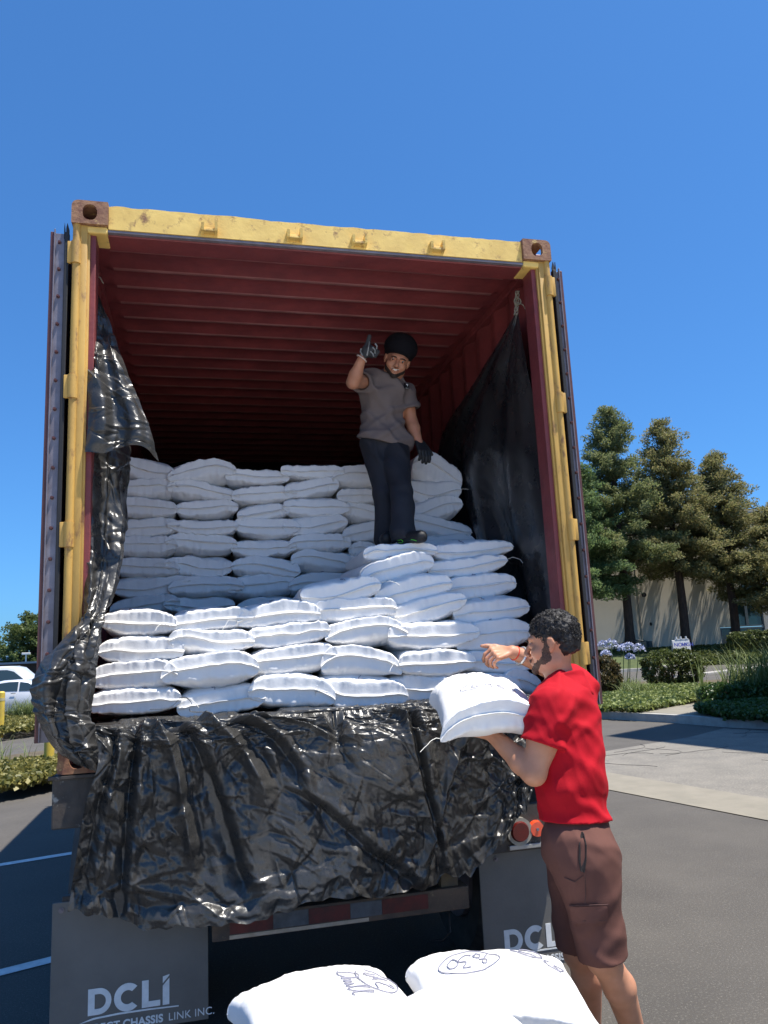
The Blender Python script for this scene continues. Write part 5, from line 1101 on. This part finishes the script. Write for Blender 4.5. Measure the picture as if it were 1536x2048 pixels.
# off-frame warehouse on the right whose roof corner shades the asphalt by the kerb
wh_ = thing('warehouse', 'tall pale warehouse beside the yard, just outside the picture on the right', 'building', (10.2, 6.72, 0))
mb = MB(); fp = [(0, 0), (3.9, -18.4), (19, -14), (14.2, 7.3)]; mb.prism([(x, y, 0) for x, y in fp], (0, 0, 12.6)); mb.build('wall', bw, wh_)
mb = MB(); mb.prism([(x*1.002-.01, y*1.002+.005, 12.6) for x, y in fp], (0, 0, .4)); mb.build('parapet', bw, wh_)
# folding sign under the second tree
sg = thing('folding_sign', 'small white A-frame sign with blue lettering beside a tree trunk', 'sign', tuple(A3(*dl(1361, 41), .42)), math.atan2(rx[1], rx[0]))
whm = mat('white_sign_plastic', (.62, .62, .60), .6, (.52, .52, .5), 8)
mb = MB(); mb.box((-.46, -.02, .10), (.46, .02, 1.02), .01, Matrix.Rotation(R_(-10), 3, 'X'), (0, 0, 1.02)); sp_ = mb.build('front_board', whm, sg)
mb = MB(); mb.box((-.46, .02, .10), (.46, .06, 1.02), .01, Matrix.Rotation(R_(14), 3, 'X'), (0, 0, 1.02)); mb.build('rear_board', whm, sg)
mb = MB(); mb.box((-.30, -.03, 1.02), (.42, .05, 1.09), .01)
for x in (-.22, .02, .30): mb.cyl((x, .01, 1.09), (x, .01, 1.22), .055, .04, n=10)
mb.build('handle', whm, sg)
blue = mat('blue_letters', (.04, .06, .30), .6)
for tx, sz, x, z, m_ in (('NOW', .27, -.43, .70, blue), ('HIGH', .25, -.02, .70, blue), ('EDUCATION', .14, -.38, .42, mat('olive_letters', (.28, .24, .08), .6))):
    me = text_mesh(tx, sz, m_, .006, .003, 'lettering'); me.transform(Matrix.Translation((x, -.19+(z-.4)*.17-.03, z))@Matrix.Rotation(R_(90-10), 4, 'X')); put('lettering', me, sp_)
mb = MB(); mb.box((-.42, -.215, .24), (.42, -.195, .28)); mb.build('black_line', gasket, sp_)
# hedges
def hedge(pxc, y0, y1, xa, xb, z0, label, m, seed, group=None, dp=None, name='clipped_bush', n=30, ls=.075, bot=.12):
    c = atZ(pxc, y1, z0); d = (c-CAM)@cf; wd = (xb-xa)/FL*d; h = (y1-y0)/FL*d; dp = dp or wd*.8
    t = thing(name, label, 'bush', (c[0]+cf[0]*dp/2, c[1]+cf[1]*dp/2, z0), math.atan2(rx[1], rx[0]), group); r = np.random.default_rng(seed)
    N = int(260*(wd*h+wd*dp)/2.5)+150; p = r.normal(size=(N, 3)); p = np.sign(p)*np.abs(p); p /= (np.abs(p)**4).sum(1, keepdims=True)**.25; p *= (.84+.20*r.random((N, 1)))
    p *= [wd/2, dp/2, h/2]; p[:, 2] += h/2; keep = p[:, 2] > h*.04; p = p[keep]; p[:, 0:2] *= (1-.12*(1-np.clip(p[:, 2:3]/h*3, 0, 1)))
    p += (.10*h)*np.stack([vnoise(p*3, seed), vnoise(p*3, seed+1), vnoise(p*3, seed+2)], -1)
    V, F = leaves(p, n, (.085, .085, .085), ls, seed, .55); put('leaves', npmesh('leaves', V, F, m, False), t)
    mb = MB()
    for k in range(9): a = k*.7; mb.tube([(0.1*math.cos(a), .1*math.sin(a), 0), (wd*.2*math.cos(a), dp*.2*math.sin(a), h*.4), (wd*.36*math.cos(a), dp*.36*math.sin(a), h*.8)], [.03, .02, .008], 5)
    put('stems', mb.mesh('stems', bark, True), t); return t
hedge(1365, 1306, 1371, 1313, 1417, .12, 'square clipped green bush standing alone by the road', hedge_m, 11)
hedge(1212, 1320, 1392, 1176, 1243, .12, 'reddish clipped bush beside the white-blue flowers, next to the container', hedge_r, 12)
hedge(1516, 1263, 1297, 1482, 1556, .8, 'clipped bush below the building windows at the right edge', hedge_m, 13, n=22, ls=.12)
# ground covers
def inpoly(P, n, r):
    P = np.array(P); lo, hi = P.min(0), P.max(0); out = []
    while len(out) < n:
        q = lo+(hi-lo)*r.random((n*2, 2)); c = np.zeros(len(q), bool); j = len(P)-1
        for i in range(len(P)):
            k = ((P[i, 1] > q[:, 1]) != (P[j, 1] > q[:, 1])) & (q[:, 0] < (P[j, 0]-P[i, 0])*(q[:, 1]-P[i, 1])/(P[j, 1]-P[i, 1]+1e-12)+P[i, 0]); c ^= k; j = i
        out += list(q[c])
    return np.array(out[:n])
def cover(pts, z, n, hgt, size, m, label, seed, name='ground_cover'):
    r = np.random.default_rng(seed); q = inpoly(pts, n, r); hh = hgt*(.55+.45*(.5+.5*vnoise(np.stack([q[:, 0]*1.3, q[:, 1]*1.3, q[:, 0]*0], -1), seed))); C = np.stack([q[:, 0], q[:, 1], z+hh*(.35+.6*r.random(n)**.6)], -1)
    V, F = leaves(C, 5, (.07, .07, .05), size, seed, .75); o = put(name, npmesh(name, V, F, m, False), None, label, kind='stuff')
    return o
Z2 = lambda L, z=.2: [tuple(atZ(x, y, z)[:2]) for x, y in L]
cover(Z2([(1203, 1419), (1277, 1422), (1350, 1408), (1440, 1394), (1452, 1372), (1380, 1373), (1300, 1374), (1225, 1388), (1180, 1396), (1150, 1420)]), .12, 9000, .20, .085, cover_m, 'bright green leafy ground cover along the right kerb', 21)
cover(Z2([(1392, 1424), (1420, 1410), (1460, 1402), (1540, 1398), (1640, 1400), (1640, 1446), (1540, 1437), (1450, 1432)]), .12, 9000, .24, .085, cover_d, 'darker ground cover right of the concrete walkway', 22)
cover(Z2([(-40, 1579), (0, 1572), (60, 1562), (110, 1552), (160, 1543), (160, 1505), (60, 1520), (0, 1530), (-40, 1536)]), .12, 3800, .14, .075, cover_y, 'yellowish ivy in the near bed left of the container', 23)
cover(Z2([(-40, 1473), (0, 1466), (60, 1458), (130, 1448), (160, 1425), (60, 1432), (-40, 1444)]), .12, 4200, .22, .085, cover_y, 'yellowish ivy in the farther bed left of the container', 24)
r = np.random.default_rng(9); pts = []
for i in range(7000):
    x = r.uniform(1120, 1600); t = r.random(); a = A3(*dl(x, 42.5+9*t), .15+.75*min(1, t*1.6)); pts.append(a)
pts = np.array(pts); V, F = leaves(pts, 4, (.25, .25, .08), .24, 31, .7); put('ground_cover', npmesh('ground_cover', V, F, mat('shaded_bank_ivy', (.04, .06, .012), .6, (.13, .15, .035), 1, island=1., transl=.35), False), None, 'dark green ground cover on the bank under the tall trees', kind='stuff')
# agapanthus
agp = mat('pale_blue_petals', (.42, .45, .66), .6, (.66, .68, .80), 1, island=1.); stemm = mat('green_stem', (.12, .18, .05), .6)
ag = [((1207, 1291), (1222, 1380), 1.0, 'agapanthus with a pale blue flower head, nearest the container'), ((1222, 1289), (1228, 1382), 1.1, 'agapanthus with the largest pale blue flower head'), ((1212, 1309), (1225, 1386), .8, 'lower agapanthus in front of the two joined flower heads'), ((1247, 1297), (1245, 1384), .9, 'agapanthus with a greenish half open flower head'), ((1258, 1296), (1252, 1386), 1., 'agapanthus in the middle of the right flower group'), ((1277, 1298), (1270, 1384), .95, 'agapanthus farthest right with a round pale head'), ((1260, 1315), (1257, 1386), .7, 'small low agapanthus under the right flower group')]
for i, (tp, bs, s_, lab) in enumerate(ag):
    b = atZ(bs[0], bs[1], .12); hd_ = math.hypot(b[0]-CAM[0], b[1]-CAM[1]); k = ray(*tp); k = k/math.hypot(k[0], k[1])*hd_; tp3 = CAM+k
    t = thing('agapanthus', lab, 'flower', tuple(b), 0, 'agapanthus flowers by the reddish bush'); h = tp3-b
    mb = MB(); mb.tube([(0, 0, 0), tuple(h*.5+[.02, 0, .02]), tuple(h)], .012, 6)
    r = np.random.default_rng(60+i); ds = r.normal(size=(46, 3)); ds /= np.linalg.norm(ds, axis=1, keepdims=True); ds[:, 2] = np.abs(ds[:, 2])*1.1-.3; R0 = .17*s_
    for d in ds: mb.tube([tuple(h), tuple(h+d*R0*.9)], .003, 3)
    put('stem', mb.mesh('stem', stemm, True), t); V, F = leaves(h+ds*R0, 9, (.032, .032, .032), .06, 70+i, .4, 0, ds); put('flower_head', npmesh('flower_head', V, F, agp, False), t)
    V, F = blades([(0, 0, 0)], 26, .62, .035, .05, 80+i, 1.0); put('leaves', npmesh('leaves', V, F, grass_m), t)
def tuft(px, py, z, h, n, spread, label, seed, m=None, lean=.6, wid=.022, cat='grass', name='grass_clump', pts=None):
    b = atZ(px, py, z); t = thing(name, label, 'grass clump', tuple(b), 0); r = np.random.default_rng(seed); P_ = pts or [(r.normal()*spread, r.normal()*spread, 0) for _ in range(n//12)]
    V, F = blades(P_, 12, h, wid, .05, seed, lean); put('leaves', npmesh('leaves', V, F, m or grass_m), t); return t
tuft(1270, 1393, .12, .55, 260, .35, 'arching green leaves at the foot of the agapanthus', 91, lean=1.)
tuft(1515, 1408, .12, 1.25, 380, .40, 'tall dark spiky grass clump at the right edge', 92, lean=.5, wid=.03)
tuft(1545, 1408, .12, 1.5, 300, .4, 'spiky grass clump cut off by the right edge', 93, lean=.8, wid=.03)
hedge(1520, 1375, 1418, 1440, 1600, .12, 'dark low shrub at the foot of the spiky grass', cover_d, 94, dp=1.2, name='low_shrub')
tuft(50, 1440, .12, .78, 420, .30, 'rounded fountain grass in front of the parked cars', 95, lean=.95)
tuft(95, 1436, .12, .70, 260, .30, 'fountain grass partly behind the bulging plastic sheet', 96, lean=.95)
tuft(12, 1528, .12, .62, 26, .12, 'sparse long grass blades at the left edge of the near bed', 97, lean=1.1, wid=.014)
tuft(68, 1530, .12, .55, 22, .10, 'thin upright grass blades in the near bed by the yellow post', 98, lean=.7, wid=.014)
tuft(20, 1388, .0, .0001+.55, 200, .5, 'grass clump low behind the yellow post at the left edge', 99, lean=.9) if False else None
# bollards
yb = mat('bollard_yellow', (.66, .48, .06), .5, (.52, .37, .07), 9, (.2, .15, .08), 30, (.66, .75), bump=.002)
def bollard(px, ytop, ybot, rad, label):
    b = atZ(px, ybot, 0); hd_ = math.hypot(b[0]-CAM[0], b[1]-CAM[1]); k = ray(px, ytop); z = CAM[2]+k[2]/math.hypot(k[0], k[1])*hd_
    t = thing('bollard', label, 'bollard', tuple(b), 0, 'yellow bollards left of the container'); mb = MB(); mb.cyl((0, 0, 0), (0, 0, z-.03), rad, n=24); mb.cyl((0, 0, z-.03), (0, 0, z), rad, rad*.6, n=24); mb.build('post', yb, t, smooth=True)
    mb = MB(); mb.cyl((0, 0, z*.80), (0, 0, z*.86), rad+.004, n=24); mb.build('band', mat('bollard_band', (.45, .40, .22), .5), t, smooth=True); mb = MB(); mb.cyl((0, 0, 0), (0, 0, .03), rad*1.3, n=20); mb.build('base', kerbm, t)
bollard(-1, 1383, 1478, .085, 'yellow bollard cut off by the left edge of the photo')
bollard(97, 1432, 1548, .075, 'yellow bollard just left of the rusty container corner')
bollard(78, 1425, 1462, .10, 'yellow bollard at the end of the farther kerb')
# cars
carw = mat('white_car_paint', (.72, .73, .75), .25, coat=.8, spec=.5); cglass = mat('car_glass', (.03, .05, .055), .05, spec=.9); chrome = mat('chrome_trim', (.5, .5, .5), .2, metal=1.)
def car(label, base, rz, Lc, Hc, Wc, prof, wins, cat='car', name='parked_car', boxb=None):
    t = thing(name, label, cat, base, rz, 'white cars parked left of the container'); mb = MB(); xs_ = [p[0] for p in prof]; rings = []
    for yy, ins, zs in ((-1, .0, .0), (-.96, .0, .0), (0, 0, 0), (.96, 0, 0), (1, 0, 0)): pass
    sec = [(-1.0, .55), (-.97, .9), (-.80, 1.), (0, 1.015), (.80, 1.), (.97, .9), (1.0, .55)]
    # body loft: for each station a low belt and an upper greenhouse narrowed towards the roof
    V = []; F = []; K_ = 12
    for (x, zl, zb_, zr) in prof:
        ring = [(-Wc/2*.94, zl), (-Wc/2, zl+.18), (-Wc/2, zb_*.72), (-Wc/2*.965, zb_), (-Wc/2*(.965-.19*(zr-zb_)/.55), max(zr-.05, zb_+.01)), (-Wc/2*(.80-.19*(zr-zb_)/.55), max(zr, zb_+.02))]
        ring += [(-a, b) for a, b in ring[::-1]]; V += [(x*Lc, a, b) for a, b in ring]
    n = len(prof)
    for i in range(n-1):
        for k in range(K_): F.append((i*K_+k, i*K_+(k+1) % K_, (i+1)*K_+(k+1) % K_, (i+1)*K_+k))
    me = npmesh('body', V, F, carw); b = bmesh.new(); b.from_mesh(me)
    for e in (range(K_), range((n-1)*K_, n*K_)): b.verts.ensure_lookup_table(); b.faces.new([b.verts[i] for i in e])
    bmesh.ops.recalc_face_normals(b, faces=b.faces[:]); b.to_mesh(me); b.free(); me.set_sharp_from_angle(angle=R_(30)); bo2 = put('body', me, t)
    for sy in (-1, 1):
        for w_ in wins:
            mbw = MB(); mbw.prism([(x*Lc, sy*(Wc/2*(.965-.19*max(0, z-w_[0][2])/.55)+.004), z) for x, z, _ in w_], (0, -sy*.012, 0)); mbw.build('side_window', cglass, bo2)
        for wxx in (.16, .81):
            wo = put('wheel', None, t); mbw = MB(); mbw.cyl((wxx*Lc, sy*(Wc/2-.21), .33), (wxx*Lc, sy*(Wc/2+.01), .33), .33, n=28); mbw.build('tyre', tyre_m, wo, smooth=True); mbw = MB(); mbw.cyl((wxx*Lc, sy*(Wc/2-.1), .33), (wxx*Lc, sy*(Wc/2+.02), .33), .21, n=20); mbw.build('rim', chrome, wo, smooth=True)
        MB().box((.45*Lc, sy*(Wc/2+.002), .78), (.49*Lc, sy*(Wc/2+.02), .81), .004).build('door_handle', chrome, bo2)
        MB().box((.985*Lc, sy*(Wc/2-.25)-.12, .62), (1.002*Lc, sy*(Wc/2-.25)+.12, .72), .01).build('headlight', cglass, bo2)
    return t
sed = [(0, .35, .75, .80), (.03, .22, .92, .97), (.12, .2, .95, 1.02), (.24, .2, .93, 1.24), (.36, .2, .91, 1.34), (.52, .2, .90, 1.33), (.66, .2, .88, 1.12), (.74, .2, .87, .93), (.9, .2, .80, .84), (.98, .25, .66, .70), (1.0, .38, .58, .62)]
cpos = atD(-62, 1398, 27); rzc = math.atan2(rx[1], rx[0])+.08
car('white sedan parked at the left edge, nearer of the two cars', (cpos[0], cpos[1], 0), rzc+math.pi*0, 3.9, 1.3, 1.8, [(x, a-.0, b*.92, c*.92) for x, a, b, c in sed], [[(.14, .90, .88), (.26, 1.10, .88), (.42, 1.17, .88), (.50, 1.17, .88), (.50, .86, .88)], [(.515, .86, .86), (.515, 1.16, .86), (.58, 1.12, .86), (.70, .86, .86)]])
suv = [(0, .4, .95, 1.0), (.02, .3, 1.05, 1.5), (.06, .28, 1.08, 1.72), (.3, .28, 1.08, 1.76), (.5, .28, 1.06, 1.74), (.56, .28, 1.05, 1.66), (.68, .28, 1.04, 1.08), (.9, .28, .96, 1.0), (.99, .3, .80, .86), (1., .4, .7, .74)]
cpos2 = atD(-88, 1372, 33.5)
car('white sport utility vehicle with a raked windscreen behind the sedan', (cpos2[0], cpos2[1], 0), rzc-.02, 4.9, 1.75, 1.9, suv, [[(.08, 1.12, 1.1), (.08, 1.55, 1.1), (.3, 1.60, 1.1), (.3, 1.12, 1.1)], [(.32, 1.12, 1.1), (.32, 1.6, 1.1), (.5, 1.58, 1.1), (.56, 1.50, 1.1), (.665, 1.12, 1.1)]])
# windscreens
# distant sheds and trees at the left
shb = mat('blue_metal_roof', (.14, .28, .42), .5, (.11, .22, .34), 3); shd = mat('dark_shed', (.05, .055, .06), .8)
def shed(px0, px1, ytop, yroof, d, m, label, seed):
    a = A3(*atD(px0, 1330, d)[:2], 0); wd = (px1-px0)/FL*d; z1 = atD((px0+px1)/2, yroof, d)[2]; z2 = atD((px0+px1)/2, ytop, d)[2]; t = thing('storage_shed', label, 'shed', tuple(a), math.atan2(rx[1], rx[0]), 'low sheds far behind the cars')
    mb = MB(); mb.prism([(-.3, -.3, z1), (wd+.3, -.3, z1), (wd+.3, -.3, z1+.12), (wd*.7, -.3, z2), (wd*.1, -.3, z2), (-.3, -.3, z1+.12)], (0, 7, 0)); mb.build('roof', m, t)
    mb = MB(); mb.box((0, 1.5, 0), (wd, 6.4, z1+.05)); mb.build('wall', shd, t)
    for k in range(max(2, int(wd/2.4))): x = .1+k*(wd-.2)/max(1, int(wd/2.4)-1) if int(wd/2.4) > 1 else .1+k*(wd-.2); MB().box((x-.06, -.2, 0), (x+.06, -.08, z1)).build('post', mat('grey_post', (.25, .26, .27), .6), t)
shed(-60, 36, 1313, 1322, 62, shb, 'low open shed with a pale blue metal roof', 1)
shed(-70, 100, 1325, 1329, 54, mat('dull_blue_roof', (.09, .15, .22), .6), 'long low shed with a dull blue edge behind the cars', 2)
orm = mat('orange_goods', (.45, .16, .06), .7, (.30, .28, .26), 3)
gp = thing('pallet_stack', 'low stack of orange and grey goods in front of the far sheds', 'stacked goods', tuple(A3(*atD(52, 1340, 46)[:2], 0)), math.atan2(rx[1], rx[0]))
rr_ = random.Random(3); 
for k in range(5): mb = MB(); x = k*.62; h_ = 1.1+rr_.random()*.5; mb.box((x, 0, .14), (x+.56, .9, h_), .03); mb.build('carton', orm if k % 2 == 0 else mat('grey_goods', (.22, .22, .23), .7), gp); MB().box((x-.02, -.02, 0), (x+.58, .92, .13), .01).build('pallet', bark, gp)
def broadleaf(px, ybot, ytop, d, rad, label, seed, m):
    b = atD(px, ybot, d); b = A3(b[0], b[1], 0); k = ray(px, ytop); hd_ = math.hypot(b[0]-CAM[0], b[1]-CAM[1]); H_ = CAM[2]+k[2]/math.hypot(k[0], k[1])*hd_
    t = thing('broadleaf_tree', label, 'tree', tuple(b), 0, 'distant trees at the left'); r = np.random.default_rng(seed); mb = MB(); mb.tube([(0, 0, 0), (.05, 0, H_*.3), (0, .05, H_*.75)], [.2, .15, .05], 8); C = []
    for i in range(46):
        q = r.random()**.8; az = r.random()*6.283; R0 = rad*math.sin(math.pi*min(.97, .22+.72*q))**.7*(.4+.6*r.random()); c = A3(R0*math.cos(az), R0*math.sin(az), H_*(.22+.74*q)); mb.tube([(0, 0, c[2]*.55), tuple(c*[.6, .6, .9]), tuple(c)], [.05, .03, .01], 4)
        for _ in range(12): C.append(c+r.normal(size=3)*[.36, .36, .42])
    put('trunk', mb.mesh('trunk', bark, True), t); V, F = leaves(C, 20, (.28, .28, .28), .23, seed, .5); put('crown', npmesh('crown', V, F, m, False), t)
lf_m = mat('broadleaf_foliage', (.06, .09, .02), .6, (.16, .20, .06), 1, island=1., transl=.5)
broadleaf(62, 1340, 1236, 58, 2.0, 'leafy green tree beside the container, rising above the far sheds', 5, lf_m)
broadleaf(112, 1340, 1228, 60, 2.1, 'leafy green tree hidden mostly behind the open left door', 6, lf_m)
broadleaf(-8, 1340, 1296, 75, 1.7, 'small distant tree at the left edge above the blue roof', 7, lf_m)
lp = thing('lamp_post', 'thin pale lamp post beside the blue roofed shed', 'lamp post', tuple(A3(*atD(51, 1340, 56)[:2], 0))); MB().cyl((0, 0, 0), (0, 0, 2.6), .05, n=8).build('pole', whm, lp); MB().box((-.28, -.15, 2.6), (.28, .15, 2.75), .03).build('lamp_head', whm, lp)
# thin distant cloud: a shallow bank of soft puffs low over the horizon at the left
